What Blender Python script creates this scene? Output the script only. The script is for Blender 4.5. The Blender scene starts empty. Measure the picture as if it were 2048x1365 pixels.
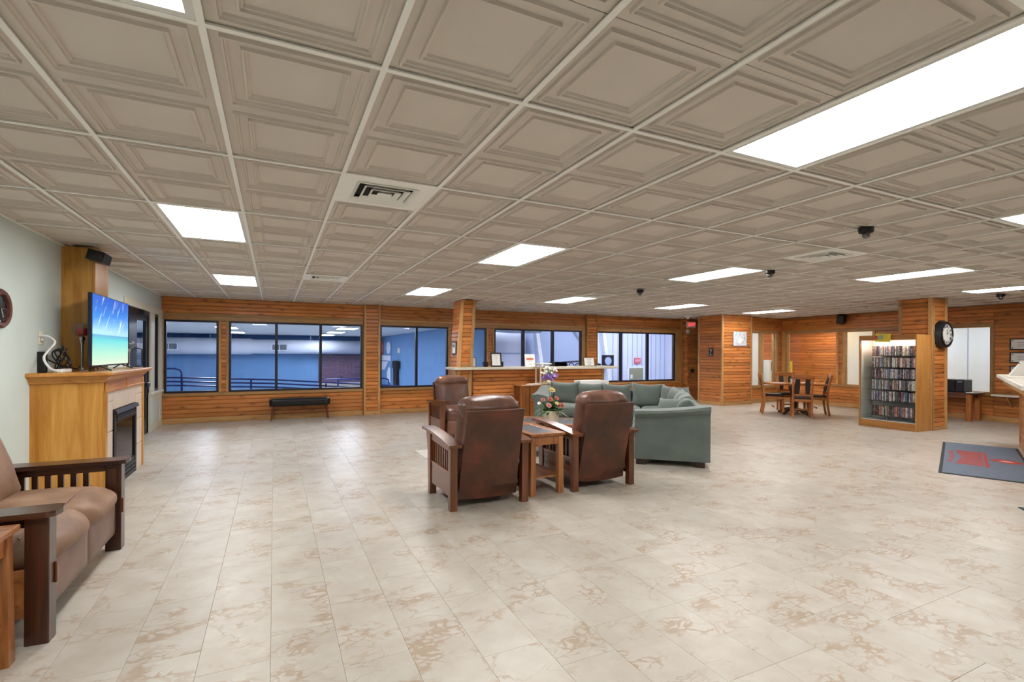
import bpy, bmesh, math, random
from mathutils import Matrix, Vector, noise as mnoise
random.seed(7)
SC = bpy.context.scene
COL = SC.collection
R = math.radians
PI = math.pi

# ---------------------------------------------------------------- camera
H = 2.5488            # ceiling height
cam_d = bpy.data.cameras.new('camera')
cam_d.sensor_width = 36.0
cam_d.lens = 978.368 / 2048 * 36
cam_d.shift_x = (1024 - 1004.802) / 2048
cam_d.shift_y = (706.643 - 682.5) / 2048
cam_d.clip_start = 0.05
cam_d.clip_end = 200
cam = bpy.data.objects.new('camera', cam_d)
COL.objects.link(cam)
cam.matrix_world = (Matrix.Translation((0, 0, 1.4451)) @ Matrix.Rotation(-0.4364017, 4, 'Z')
                    @ Matrix.Rotation(PI / 2, 4, 'X') @ Matrix.Rotation(0.0044685, 4, 'Z'))
SC.camera = cam

# ---------------------------------------------------------------- world, exposure
w = bpy.data.worlds.new('world')
SC.world = w
w.use_nodes = True
w.node_tree.nodes['Background'].inputs[0].default_value = (0.55, 0.65, 0.8, 1)
w.node_tree.nodes['Background'].inputs[1].default_value = 0.4
SC.view_settings.view_transform = 'Standard'
SC.view_settings.look = 'None'
SC.view_settings.gamma = 1
SC.view_settings.use_curve_mapping = False
SC.view_settings.exposure = 0.35
SC.cycles.max_bounces = 6
SC.cycles.diffuse_bounces = 4
SC.cycles.glossy_bounces = 2
SC.cycles.transmission_bounces = 2
SC.cycles.transparent_max_bounces = 12
SC.cycles.caustics_reflective = False
SC.cycles.caustics_refractive = False
SC.cycles.adaptive_threshold = 0.1
SC.cycles.adaptive_min_samples = 16
SC.cycles.use_light_tree = False
LAMP = 17.5           # radiance of the lobby's troffer lenses
LAMP_POOL = 28.0      # of the pool hall's
LAMP_SIDE = 30.0      # of the side rooms'


# ---------------------------------------------------------------- materials
def S(r, g, b):
    f = lambda c: (c / 255 / 12.92) if c <= 10 else (((c / 255) + 0.055) / 1.055) ** 2.4
    return (f(r), f(g), f(b), 1)


MATS = {}


class NT:
    def __init__(s, name):
        s.m = bpy.data.materials.new(name)
        s.m.use_nodes = True
        s.t = s.m.node_tree
        s.b = s.t.nodes['Principled BSDF']
        MATS[name] = s.m

    def n(s, typ, **kw):
        nd = s.t.nodes.new(typ)
        for k, v in kw.items():
            if k.startswith('i_'):
                key = k[2:]
                key = int(key) if key.isdigit() else key.replace('_', ' ')
                nd.inputs[key].default_value = v
            else:
                setattr(nd, k, v)
        return nd

    def l(s, a, b):
        s.t.links.new(a, b)

    def coord(s, scale=(1, 1, 1), rnd=0.0, out='Object'):
        tc = s.n('ShaderNodeTexCoord')
        mp = s.n('ShaderNodeMapping')
        mp.inputs['Scale'].default_value = scale
        src = tc.outputs[out]
        if rnd:
            oi = s.n('ShaderNodeObjectInfo')
            ml = s.n('ShaderNodeMath', operation='MULTIPLY', i_1=rnd)
            s.l(oi.outputs['Random'], ml.inputs[0])
            cb = s.n('ShaderNodeCombineXYZ')
            for k in range(3):
                s.l(ml.outputs[0], cb.inputs[k])
            ad = s.n('ShaderNodeVectorMath', operation='ADD')
            s.l(src, ad.inputs[0])
            s.l(cb.outputs[0], ad.inputs[1])
            src = ad.outputs[0]
        s.l(src, mp.inputs['Vector'])
        return mp.outputs[0]

    def ramp(s, fac, stops, interp='LINEAR'):
        r = s.n('ShaderNodeValToRGB')
        r.color_ramp.interpolation = interp
        e = r.color_ramp.elements
        while len(e) < len(stops):
            e.new(0.5)
        for k, (p, c) in enumerate(stops):
            e[k].position = p
            e[k].color = c if len(c) == 4 else (*c, 1)
        s.l(fac, r.inputs[0])
        return r.outputs[0]

    def mix(s, fac, a, b, blend='MIX'):
        m = s.n('ShaderNodeMix', data_type='RGBA', blend_type=blend)
        for sock, v in ((m.inputs[0], fac), (m.inputs[6], a), (m.inputs[7], b)):
            if hasattr(v, 'links') or hasattr(v, 'is_linked'):
                s.l(v, sock)
            else:
                sock.default_value = v
        return m.outputs[2]

    def bump(s, h, strength=0.2, dist=0.01):
        bp = s.n('ShaderNodeBump')
        bp.inputs['Strength'].default_value = strength
        bp.inputs['Distance'].default_value = dist
        s.l(h, bp.inputs['Height'])
        s.l(bp.outputs[0], s.b.inputs['Normal'])


def mul(c, k):
    return tuple(min(1, max(0, x * k)) for x in c[:3]) + (1,)


def plain(name, col, rough=0.5, metal=0.0, var=0.08, scale=8.0, bump=0.0, sheen=0.0, coat=0.0, stretch=(1, 1, 1), bscale=None, rnd=0.0):
    t = NT(name)
    v = t.coord(stretch, rnd)
    nz = t.n('ShaderNodeTexNoise', i_Scale=scale, i_Detail=4.0)
    t.l(v, nz.inputs['Vector'])
    t.l(t.ramp(nz.outputs['Fac'], [(0.3, mul(col, 1 - var)), (0.7, mul(col, 1 + var))]), t.b.inputs['Base Color'])
    t.b.inputs['Roughness'].default_value = rough
    t.b.inputs['Metallic'].default_value = metal
    if sheen:
        t.b.inputs['Sheen Weight'].default_value = sheen
    if coat:
        t.b.inputs['Coat Weight'].default_value = coat
    if bump:
        n2 = t.n('ShaderNodeTexNoise', i_Scale=bscale or scale * 6, i_Detail=3.0)
        t.l(v, n2.inputs['Vector'])
        t.bump(n2.outputs['Fac'], bump)
    return t.m


def wood(name, dark, mid, light, axis=0, knots=0.0, rough=0.42, dens=1.0, coat=0.0, vary=0.24, dens2=1.0, cross=9, fine=0.25):
    """boards with grain along one object axis; each object takes its own cut of the tree"""
    t = NT(name)
    sc = [cross * dens] * 3
    sc[axis] = 0.8 * dens
    v = t.coord(tuple(sc), 37.0)
    nz = t.n('ShaderNodeTexNoise', i_Scale=1.6 * dens2, i_Detail=4.0, i_Roughness=0.58, i_Distortion=0.7)
    t.l(v, nz.inputs['Vector'])
    col = t.ramp(nz.outputs['Fac'], [(0.28, dark), (0.5, mid), (0.74, light)])
    fs = [60.0] * 3
    fs[axis] = 2.5
    v2 = t.coord(tuple(fs), 17.0)
    n2 = t.n('ShaderNodeTexNoise', i_Scale=2.0, i_Detail=1.0)
    t.l(v2, n2.inputs['Vector'])
    col = t.mix(fine, col, t.ramp(n2.outputs['Fac'], [(0.3, (0.5, 0.5, 0.5)), (0.7, (1, 1, 1))]), 'MULTIPLY')
    if knots:
        v3 = t.coord((1, 1, 1), 71.0)
        sp = t.n('ShaderNodeSeparateXYZ')
        t.l(v3, sp.inputs[0])
        cbk = t.n('ShaderNodeCombineXYZ')
        for src, dst, k_ in ((axis, 0, 2.1), (2 if axis != 2 else 0, 1, 4.6)):
            mk_ = t.n('ShaderNodeMath', operation='MULTIPLY', i_1=k_)
            t.l(sp.outputs[src], mk_.inputs[0])
            t.l(mk_.outputs[0], cbk.inputs[dst])
        vo = t.n('ShaderNodeTexVoronoi', voronoi_dimensions='2D', i_Scale=1.0)
        t.l(cbk.outputs[0], vo.inputs['Vector'])
        k = t.ramp(vo.outputs['Distance'], [(0.0, (1, 1, 1)), (0.055, (0.85, 0.85, 0.85)), (0.10, (0.32, 0.32, 0.32)), (0.24, (0, 0, 0))])
        ml = t.n('ShaderNodeMath', operation='MULTIPLY', i_1=knots)
        t.l(k, ml.inputs[0])
        col = t.mix(ml.outputs[0], col, mul(dark, 0.32))
    oi = t.n('ShaderNodeObjectInfo')
    mr = t.n('ShaderNodeMapRange', i_3=1 - vary, i_4=1 + vary)
    t.l(oi.outputs['Random'], mr.inputs[0])
    hs = t.n('ShaderNodeHueSaturation')
    t.l(mr.outputs[0], hs.inputs['Value'])
    t.l(col, hs.inputs['Color'])
    t.l(hs.outputs[0], t.b.inputs['Base Color'])
    t.b.inputs['Roughness'].default_value = rough
    if coat:
        t.b.inputs['Coat Weight'].default_value = coat
        t.b.inputs['Coat Roughness'].default_value = 0.25
    t.bump(nz.outputs['Fac'], 0.06, 0.004)
    return t.m


def emit(name, col, strength):
    t = NT(name)
    t.b.inputs['Base Color'].default_value = (0.8, 0.8, 0.8, 1)
    t.b.inputs['Emission Color'].default_value = col
    t.b.inputs['Emission Strength'].default_value = strength
    return t.m


def pane(name, tint=(1, 1, 1, 1), rough=0.0, spec=1.5):
    t = NT(name)
    fr = t.n('ShaderNodeFresnel', i_IOR=spec)
    tr = t.n('ShaderNodeBsdfTransparent', i_Color=tint)
    gl = t.n('ShaderNodeBsdfGlossy', i_Roughness=rough)
    mx = t.n('ShaderNodeMixShader')
    ge = t.n('ShaderNodeNewGeometry')          # only the outer face of the sheet mirrors
    inv = t.n('ShaderNodeMath', operation='SUBTRACT', i_0=1.0)
    t.l(ge.outputs['Backfacing'], inv.inputs[1])
    mf = t.n('ShaderNodeMath', operation='MULTIPLY')
    t.l(fr.outputs[0], mf.inputs[0])
    t.l(inv.outputs[0], mf.inputs[1])
    t.l(mf.outputs[0], mx.inputs[0])
    t.l(tr.outputs[0], mx.inputs[1])
    t.l(gl.outputs[0], mx.inputs[2])
    t.l(mx.outputs[0], t.t.nodes['Material Output'].inputs['Surface'])
    return t.m


# knotty pine boards (two grain axes), trims, furniture woods
PD, PM, PL = S(190, 114, 56), S(204, 128, 64), S(218, 146, 78)
wood('pine_board', PD, PM, PL, 0, 0.8, 0.40, coat=0.15, cross=4.5, fine=0.12)
wood('pine_trim', S(172, 126, 74), S(196, 148, 92), S(212, 168, 110), 2, 0.35, 0.42)
wood('pine_trim_x', S(172, 126, 74), S(196, 148, 92), S(212, 168, 110), 0, 0.35, 0.42)
wood('pine_trim_y', S(172, 126, 74), S(196, 148, 92), S(212, 168, 110), 1, 0.35, 0.42)
wood('oak_side', S(176, 112, 36), S(206, 146, 62), S(222, 168, 84), 2, 0.0, 0.35, 0.55, coat=0.25, vary=0.04, dens2=1.5)
wood('oak_flat', S(176, 110, 42), S(206, 140, 66), S(220, 160, 84), 1, 0.0, 0.33, 0.8, coat=0.25, vary=0.04)
wood('shelf_oak', S(178, 118, 56), S(200, 142, 74), S(212, 156, 88), 2, 0.0, 0.4, 0.8, vary=0.04)
wood('shelf_oak_h', S(150, 96, 46), S(176, 118, 58), S(190, 134, 70), 1, 0.0, 0.4, 0.8, vary=0.04)
wood('mission_wood', S(74, 38, 20), S(114, 62, 34), S(144, 84, 48), 2, 0.0, 0.28, 1.2, coat=0.4, vary=0.06)
wood('mission_wood_h', S(74, 38, 20), S(114, 62, 34), S(144, 84, 48), 1, 0.0, 0.26, 1.2, coat=0.4, vary=0.06)
wood('mission_dark', S(36, 18, 10), S(62, 32, 18), S(84, 46, 26), 2, 0.0, 0.28, 1.2, coat=0.4, vary=0.06)
wood('mission_dark_h', S(36, 18, 10), S(66, 34, 20), S(92, 52, 30), 0, 0.0, 0.26, 1.2, coat=0.4, vary=0.06)
wood('side_table_wood', S(132, 78, 38), S(172, 108, 58), S(192, 130, 76), 2, 0.0, 0.3, 1.1, coat=0.35, vary=0.06)
wood('side_table_wood_h', S(132, 78, 38), S(172, 108, 58), S(192, 130, 76), 1, 0.0, 0.28, 1.1, coat=0.35, vary=0.06)
wood('dining_wood', S(140, 76, 32), S(180, 106, 48), S(200, 130, 66), 2, 0.0, 0.35, 1.2, coat=0.2, vary=0.06)
wood('dining_wood_h', S(140, 76, 32), S(176, 104, 48), S(198, 128, 66), 0, 0.0, 0.25, 1.0, coat=0.4, vary=0.05)

plain('ceiling_tile', S(218, 209, 199), 0.85, var=0.03, scale=3, bump=0.03, bscale=160)
plain('grid_white', S(253, 252, 247), 0.5, var=0.02)
plain('lamp_white', S(228, 228, 224), 0.5, var=0.02)
plain('wall_sage', S(206, 217, 212), 0.8, var=0.025, scale=2.5, bump=0.03, bscale=90)
plain('trim_cream', S(216, 212, 194), 0.5, var=0.02)
plain('black_frame', S(26, 24, 30), 0.4, var=0.1)
plain('navy_frame', S(24, 26, 46), 0.4, var=0.1)
plain('black_plastic', S(20, 20, 22), 0.35, var=0.1)
plain('black_matte', S(14, 14, 15), 0.7, var=0.1)
plain('white_plastic', S(232, 232, 230), 0.45, var=0.02)
plain('white_paper', S(236, 234, 228), 0.7, var=0.02)
plain('slab_cream', S(214, 206, 188), 0.3, var=0.08, scale=30)
plain('slab_edge', S(226, 222, 212), 0.3, var=0.03)
plain('tile_beige', S(216, 200, 184), 0.4, var=0.06, scale=5, rnd=9.0)
plain('grout', S(196, 184, 170), 0.8)
plain('fire_metal', S(30, 29, 30), 0.45, 0.4, var=0.1)
plain('chrome', S(210, 210, 214), 0.15, 1.0, var=0.02)
plain('steel', S(160, 162, 166), 0.3, 1.0, var=0.05)
plain('sofa_green', S(102, 113, 107), 0.92, var=0.16, scale=3.2, sheen=0.35, bump=0.08, bscale=14)
plain('foot_dark', S(52, 32, 24), 0.45)
plain('vinyl_black', S(7, 7, 9), 0.34, var=0.15, bump=0.05, bscale=20)
plain('bench_leg', S(98, 44, 28), 0.4)
plain('dining_seat', S(38, 26, 22), 0.5, var=0.15)
plain('slate', S(86, 90, 94), 0.3, var=0.22, scale=9, bump=0.06, bscale=30)
plain('red', S(196, 58, 52), 0.6)
plain('mat_red', S(176, 66, 52), 0.95, var=0.15, scale=60)
plain('mat_pink', S(226, 178, 170), 0.95, var=0.1, scale=60)
plain('mat_grey', S(106, 118, 136), 0.96, var=0.10, scale=18, bump=0.25, bscale=300)
plain('mat_edge', S(48, 52, 58), 0.8)
plain('mat_green', S(58, 84, 82), 0.95, var=0.15)
plain('ivory', S(236, 228, 206), 0.5, var=0.03)
plain('plastic_green', S(72, 104, 62), 0.6, var=0.2)
plain('leaf_pale', S(150, 172, 140), 0.6, var=0.2)
plain('petal_purple', S(150, 108, 184), 0.7, var=0.2)
plain('petal_lilac', S(196, 168, 220), 0.7, var=0.15)
plain('petal_white', S(232, 232, 222), 0.7, var=0.05)
plain('petal_yellow', S(226, 208, 140), 0.7, var=0.1)
plain('petal_pink', S(204, 142, 138), 0.7, var=0.15)
plain('petal_coral', S(196, 118, 96), 0.7, var=0.15)
plain('candle_red', S(206, 52, 56), 0.5)
plain('case_inner', S(222, 222, 218), 0.5, var=0.02)
plain('clock_face', S(226, 226, 222), 0.5, var=0.03, scale=20)
plain('rust_rim', S(92, 48, 34), 0.5, var=0.4, scale=30, bump=0.2)
plain('cord_white', S(228, 228, 226), 0.5)
plain('olive_door', S(150, 148, 122), 0.5, var=0.04)
plain('pool_blue', S(112, 156, 202), 0.6, var=0.05, scale=1.5)
plain('pool_blue_dark', S(54, 108, 170), 0.6, var=0.06, scale=1.5)
plain('pool_ceiling', S(226, 224, 220), 0.7, var=0.03, scale=2)
plain('pool_floor', S(172, 180, 190), 0.35, var=0.06)
plain('duct_white', S(228, 230, 240), 0.5, var=0.04, stretch=(6, 1, 1))
plain('rail_navy', S(34, 52, 128), 0.35, var=0.05)
plain('reflection_mauve', S(116, 88, 112), 0.8, var=0.25, scale=7, rnd=11)  # tone of the lobby wood mirrored in the pool windows
plain('pale_wall', S(222, 226, 242), 0.7, var=0.02, scale=1.5)
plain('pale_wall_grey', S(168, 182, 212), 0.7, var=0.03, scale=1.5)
plain('white_wall', S(226, 232, 240), 0.7, var=0.02, scale=1.2)
plain('foil', S(180, 184, 196), 0.35, 0.6, var=0.4, scale=14, bump=0.5, bscale=30)
plain('sign_yellow', S(226, 200, 60), 0.5, var=0.1)
plain('sign_blue', S(38, 72, 124), 0.5)
plain('mural_red', S(232, 110, 122), 0.6)
plain('mural_white', S(236, 238, 246), 0.6)
plain('ink', S(40, 40, 48), 0.6)
plain('ink_grey', S(120, 122, 130), 0.6)
plain('cream_board', S(236, 230, 220), 0.6, var=0.05, scale=12)
pane('window_glass', (0.90, 0.93, 1.0, 1))
pane('clear_glass', (0.95, 0.97, 0.97, 1))
pane('bulb_glass', (0.90, 0.90, 0.90, 1), 0.03, 2.1)
emit('lens', (1.0, 0.99, 0.975, 1), LAMP)
emit('lens_pool', (0.90, 0.95, 1.0, 1), LAMP_POOL)
emit('lens_side', (0.93, 0.97, 1.0, 1), LAMP_SIDE)
emit('lens_office', (0.86, 0.94, 1.0, 1), 19.0)
emit('lens_warm', (1.0, 0.72, 0.36, 1), 14)
emit('exit_red', (1.0, 0.06, 0.07, 1), 0.8)
emit('case_tube', (1.0, 0.94, 0.84, 1), 40.0)


def leather(name, c0, c1, c2, rough, sc=3.0, bs=0.35):
    t = NT(name)
    v = t.coord((1, 1, 1), 5.0)
    nz = t.n('ShaderNodeTexNoise', i_Scale=sc, i_Detail=5.0, i_Roughness=0.6)
    t.l(v, nz.inputs['Vector'])
    t.l(t.ramp(nz.outputs['Fac'], [(0.3, c0), (0.52, c1), (0.75, c2)]), t.b.inputs['Base Color'])
    t.b.inputs['Roughness'].default_value = rough
    n2 = t.n('ShaderNodeTexNoise', i_Scale=9.0, i_Detail=6.0, i_Distortion=0.6)
    t.l(v, n2.inputs['Vector'])
    t.bump(n2.outputs['Fac'], bs, 0.012)
    return t.m


leather('leather_back', S(58, 36, 26), S(82, 46, 30), S(122, 60, 36), 0.38, 3.6, 0.15)
leather('leather_brown', S(84, 56, 46), S(112, 76, 62), S(150, 108, 86), 0.36, 3.0, 0.4)
leather('leather_tan', S(120, 90, 70), S(150, 116, 92), S(178, 144, 116), 0.55, 3.2, 0.3)
leather('leather_taupe', S(112, 86, 76), S(132, 104, 94), S(150, 120, 108), 0.5, 3.0, 0.1)


def floor_mat():
    t = NT('floor_marble')
    at = t.n('ShaderNodeAttribute', attribute_name='tid')
    tc = t.n('ShaderNodeTexCoord')
    ml = t.n('ShaderNodeMath', operation='MULTIPLY', i_1=13.7)
    t.l(at.outputs['Fac'], ml.inputs[0])
    cb = t.n('ShaderNodeCombineXYZ')
    t.l(ml.outputs[0], cb.inputs[0])
    t.l(ml.outputs[0], cb.inputs[2])
    ad = t.n('ShaderNodeVectorMath', operation='ADD')
    t.l(tc.outputs['Object'], ad.inputs[0])
    t.l(cb.outputs[0], ad.inputs[1])
    v = ad.outputs[0]
    # soft clouding
    n1 = t.n('ShaderNodeTexNoise', i_Scale=5.0, i_Detail=6.0, i_Roughness=0.6)
    t.l(v, n1.inputs['Vector'])
    col = t.ramp(n1.outputs['Fac'], [(0.3, S(182, 173, 160)), (0.5, S(191, 184, 172)), (0.72, S(200, 195, 185))])
    # per tile tone
    fr = t.n('ShaderNodeMath', operation='FRACT')
    m2 = t.n('ShaderNodeMath', operation='MULTIPLY', i_1=7.31)
    t.l(at.outputs['Fac'], m2.inputs[0])
    t.l(m2.outputs[0], fr.inputs[0])
    mr = t.n('ShaderNodeMapRange', i_3=0.955, i_4=1.035)
    t.l(fr.outputs[0], mr.inputs[0])
    # tan breccia: stretched warped cells inside cloud masks
    mp = t.n('ShaderNodeMapping')
    mp.inputs['Rotation'].default_value = (0, 0, 0.5)
    mp.inputs['Scale'].default_value = (1.0, 1.6, 1.0)
    t.l(v, mp.inputs['Vector'])
    wn = t.n('ShaderNodeTexNoise', i_Scale=7.0, i_Detail=3.0)
    t.l(mp.outputs[0], wn.inputs['Vector'])
    wv = t.n('ShaderNodeVectorMath', operation='SCALE')
    wv.inputs['Scale'].default_value = 0.22
    t.l(wn.outputs['Color'], wv.inputs[0])
    wa = t.n('ShaderNodeVectorMath', operation='ADD')
    t.l(mp.outputs[0], wa.inputs[0])
    t.l(wv.outputs[0], wa.inputs[1])
    n3 = t.n('ShaderNodeTexNoise', i_Scale=2.3, i_Detail=2.0, i_Roughness=0.5)
    t.l(wa.outputs[0], n3.inputs['Vector'])
    n4 = t.n('ShaderNodeTexNoise', i_Scale=6.0, i_Detail=3.0)
    t.l(wa.outputs[0], n4.inputs['Vector'])
    a = t.ramp(n3.outputs['Fac'], [(0.515, (0, 0, 0)), (0.61, (1, 1, 1))])
    vc = t.n('ShaderNodeTexVoronoi', feature='DISTANCE_TO_EDGE', i_Scale=11.0)
    nj = t.n('ShaderNodeVectorMath', operation='SCALE')
    nj.inputs['Scale'].default_value = 0.14
    t.l(n4.outputs['Color'], nj.inputs[0])
    va = t.n('ShaderNodeVectorMath', operation='ADD')
    t.l(wa.outputs[0], va.inputs[0])
    t.l(nj.outputs[0], va.inputs[1])
    t.l(va.outputs[0], vc.inputs['Vector'])
    ad2 = t.n('ShaderNodeMath', operation='MULTIPLY_ADD', i_1=0.55, i_2=-0.25)     # wide matrix in places, thin seams elsewhere
    t.l(n4.outputs['Fac'], ad2.inputs[0])
    sb = t.n('ShaderNodeMath', operation='SUBTRACT')
    t.l(vc.outputs['Distance'], sb.inputs[0])
    t.l(ad2.outputs[0], sb.inputs[1])
    b = t.ramp(sb.outputs[0], [(0.0, (1, 1, 1)), (0.05, (0.75, 0.75, 0.75)), (0.12, (0, 0, 0))])
    mk = t.n('ShaderNodeMath', operation='MULTIPLY')
    t.l(a, mk.inputs[0])
    t.l(b, mk.inputs[1])
    mk2 = t.n('ShaderNodeMath', operation='MULTIPLY', i_1=0.7)
    t.l(mk.outputs[0], mk2.inputs[0])
    col = t.mix(mk2.outputs[0], col, S(162, 136, 106))
    # thin brown veins
    vo = t.n('ShaderNodeTexVoronoi', feature='DISTANCE_TO_EDGE', i_Scale=2.6)
    t.l(wa.outputs[0], vo.inputs['Vector'])
    e = t.ramp(vo.outputs['Distance'], [(0.0, (1, 1, 1)), (0.018, (0, 0, 0))])
    n5 = t.n('ShaderNodeTexNoise', i_Scale=3.0, i_Detail=2.0)
    t.l(v, n5.inputs['Vector'])
    e2 = t.ramp(n5.outputs['Fac'], [(0.45, (0, 0, 0)), (0.62, (0.55, 0.55, 0.55))])
    mv = t.n('ShaderNodeMath', operation='MULTIPLY')
    t.l(e, mv.inputs[0])
    t.l(e2, mv.inputs[1])
    col = t.mix(mv.outputs[0], col, S(146, 120, 94))
    hs = t.n('ShaderNodeHueSaturation')
    t.l(mr.outputs[0], hs.inputs['Value'])
    t.l(col, hs.inputs['Color'])
    t.l(hs.outputs[0], t.b.inputs['Base Color'])
    t.b.inputs['Roughness'].default_value = 0.38
    return t.m


floor_mat()


def screen_mat():
    """beach wallpaper shown on the television: generated coords x across, y up"""
    t = NT('tv_screen')
    tc = t.n('ShaderNodeTexCoord')
    sp = t.n('ShaderNodeSeparateXYZ')
    t.l(tc.outputs['Object'], sp.inputs[0])
    base = t.ramp(sp.outputs['Z'], [(0.0, S(226, 240, 210)), (0.12, S(180, 236, 206)), (0.26, S(84, 210, 206)), (0.315, S(30, 150, 190)),
                                    (0.325, S(150, 206, 244)), (0.43, S(40, 150, 240)), (0.73, S(4, 96, 214))])
    mr_ = t.n('ShaderNodeMapping')
    mr_.inputs['Rotation'].default_value = (R(-48), 0, 0)
    t.l(tc.outputs['Object'], mr_.inputs[0])
    mp = t.n('ShaderNodeMapping')
    mp.inputs['Scale'].default_value = (1, 1.3, 6.0)
    t.l(mr_.outputs[0], mp.inputs[0])
    nz = t.n('ShaderNodeTexNoise', i_Scale=2.2, i_Detail=6.0, i_Roughness=0.6)
    t.l(mp.outputs[0], nz.inputs['Vector'])
    cl = t.ramp(nz.outputs['Fac'], [(0.56, (0, 0, 0)), (0.74, (0.9, 0.9, 0.9))])
    up = t.ramp(sp.outputs['Z'], [(0.32, (0, 0, 0)), (0.37, (1, 1, 1))])
    mm = t.n('ShaderNodeMath', operation='MULTIPLY')
    t.l(cl, mm.inputs[0])
    t.l(up, mm.inputs[1])
    col = t.mix(mm.outputs[0], base, (0.95, 0.97, 1, 1))
    t.b.inputs['Base Color'].default_value = (0.02, 0.02, 0.02, 1)
    t.b.inputs['Roughness'].default_value = 0.2
    t.l(col, t.b.inputs['Emission Color'])
    t.b.inputs['Emission Strength'].default_value = 0.85
    return t.m


screen_mat()


def spine_mat():
    """video case spines: every case draws its own colours and print"""
    t = NT('case_spine')
    oi = t.n('ShaderNodeObjectInfo')
    cols = [S(40, 40, 48), S(216, 216, 220), S(176, 90, 88), S(84, 98, 150), S(232, 226, 214), S(128, 124, 138), S(186, 150, 80), S(120, 150, 176),
            S(44, 40, 60), S(214, 150, 150), S(232, 230, 226), S(84, 56, 92), S(120, 116, 100), S(60, 110, 140), S(230, 226, 222), S(160, 96, 84)]
    col = t.ramp(oi.outputs['Random'], [(k / 16, c) for k, c in enumerate(cols)], 'CONSTANT')
    v = t.coord((40, 40, 16), 91.0)
    nz = t.n('ShaderNodeTexNoise', i_Scale=1.5, i_Detail=2.0)
    t.l(v, nz.inputs['Vector'])
    k = t.ramp(nz.outputs['Fac'], [(0.5, (0, 0, 0)), (0.56, (0.75, 0.75, 0.75))])
    n2 = t.n('ShaderNodeTexNoise', i_Scale=0.7, i_Detail=1.0)
    t.l(v, n2.inputs['Vector'])
    c2 = t.ramp(n2.outputs['Fac'], [(0.35, S(230, 226, 220)), (0.5, S(40, 36, 48)), (0.62, S(190, 120, 100))])
    t.l(t.mix(k, col, c2), t.b.inputs['Base Color'])
    t.b.inputs['Roughness'].default_value = 0.35
    return t.m


spine_mat()


def art_mat():
    """white canvas with loose dabs of colour"""
    t = NT('canvas_dabs')
    v = t.coord((1, 1, 1))
    vo = t.n('ShaderNodeTexVoronoi', i_Scale=13.0)
    t.l(v, vo.inputs['Vector'])
    k = t.ramp(vo.outputs['Distance'], [(0.26, (0.85, 0.85, 0.85)), (0.36, (0, 0, 0))])
    hs = t.n('ShaderNodeHueSaturation', i_Saturation=1.3, i_Value=0.7)
    t.l(vo.outputs['Color'], hs.inputs['Color'])
    t.l(t.mix(k, S(204, 210, 216), hs.outputs[0]), t.b.inputs['Base Color'])
    t.b.inputs['Roughness'].default_value = 0.7
    return t.m


art_mat()


# ---------------------------------------------------------------- mesh helpers
def smooth_path(pts, n=6):
    """Catmull-Rom through the points"""
    P = [Vector(p) for p in pts]
    P = [P[0] * 2 - P[1]] + P + [P[-1] * 2 - P[-2]]
    out = []
    for k in range(1, len(P) - 2):
        a, b, c, d = P[k - 1:k + 3]
        for q in range(n):
            t_ = q / n
            out.append(0.5 * ((2 * b) + (c - a) * t_ + (2 * a - 5 * b + 4 * c - d) * t_ ** 2 + (3 * b - a - 3 * c + d) * t_ ** 3))
    return [tuple(p) for p in out] + [tuple(P[-2])]


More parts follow.
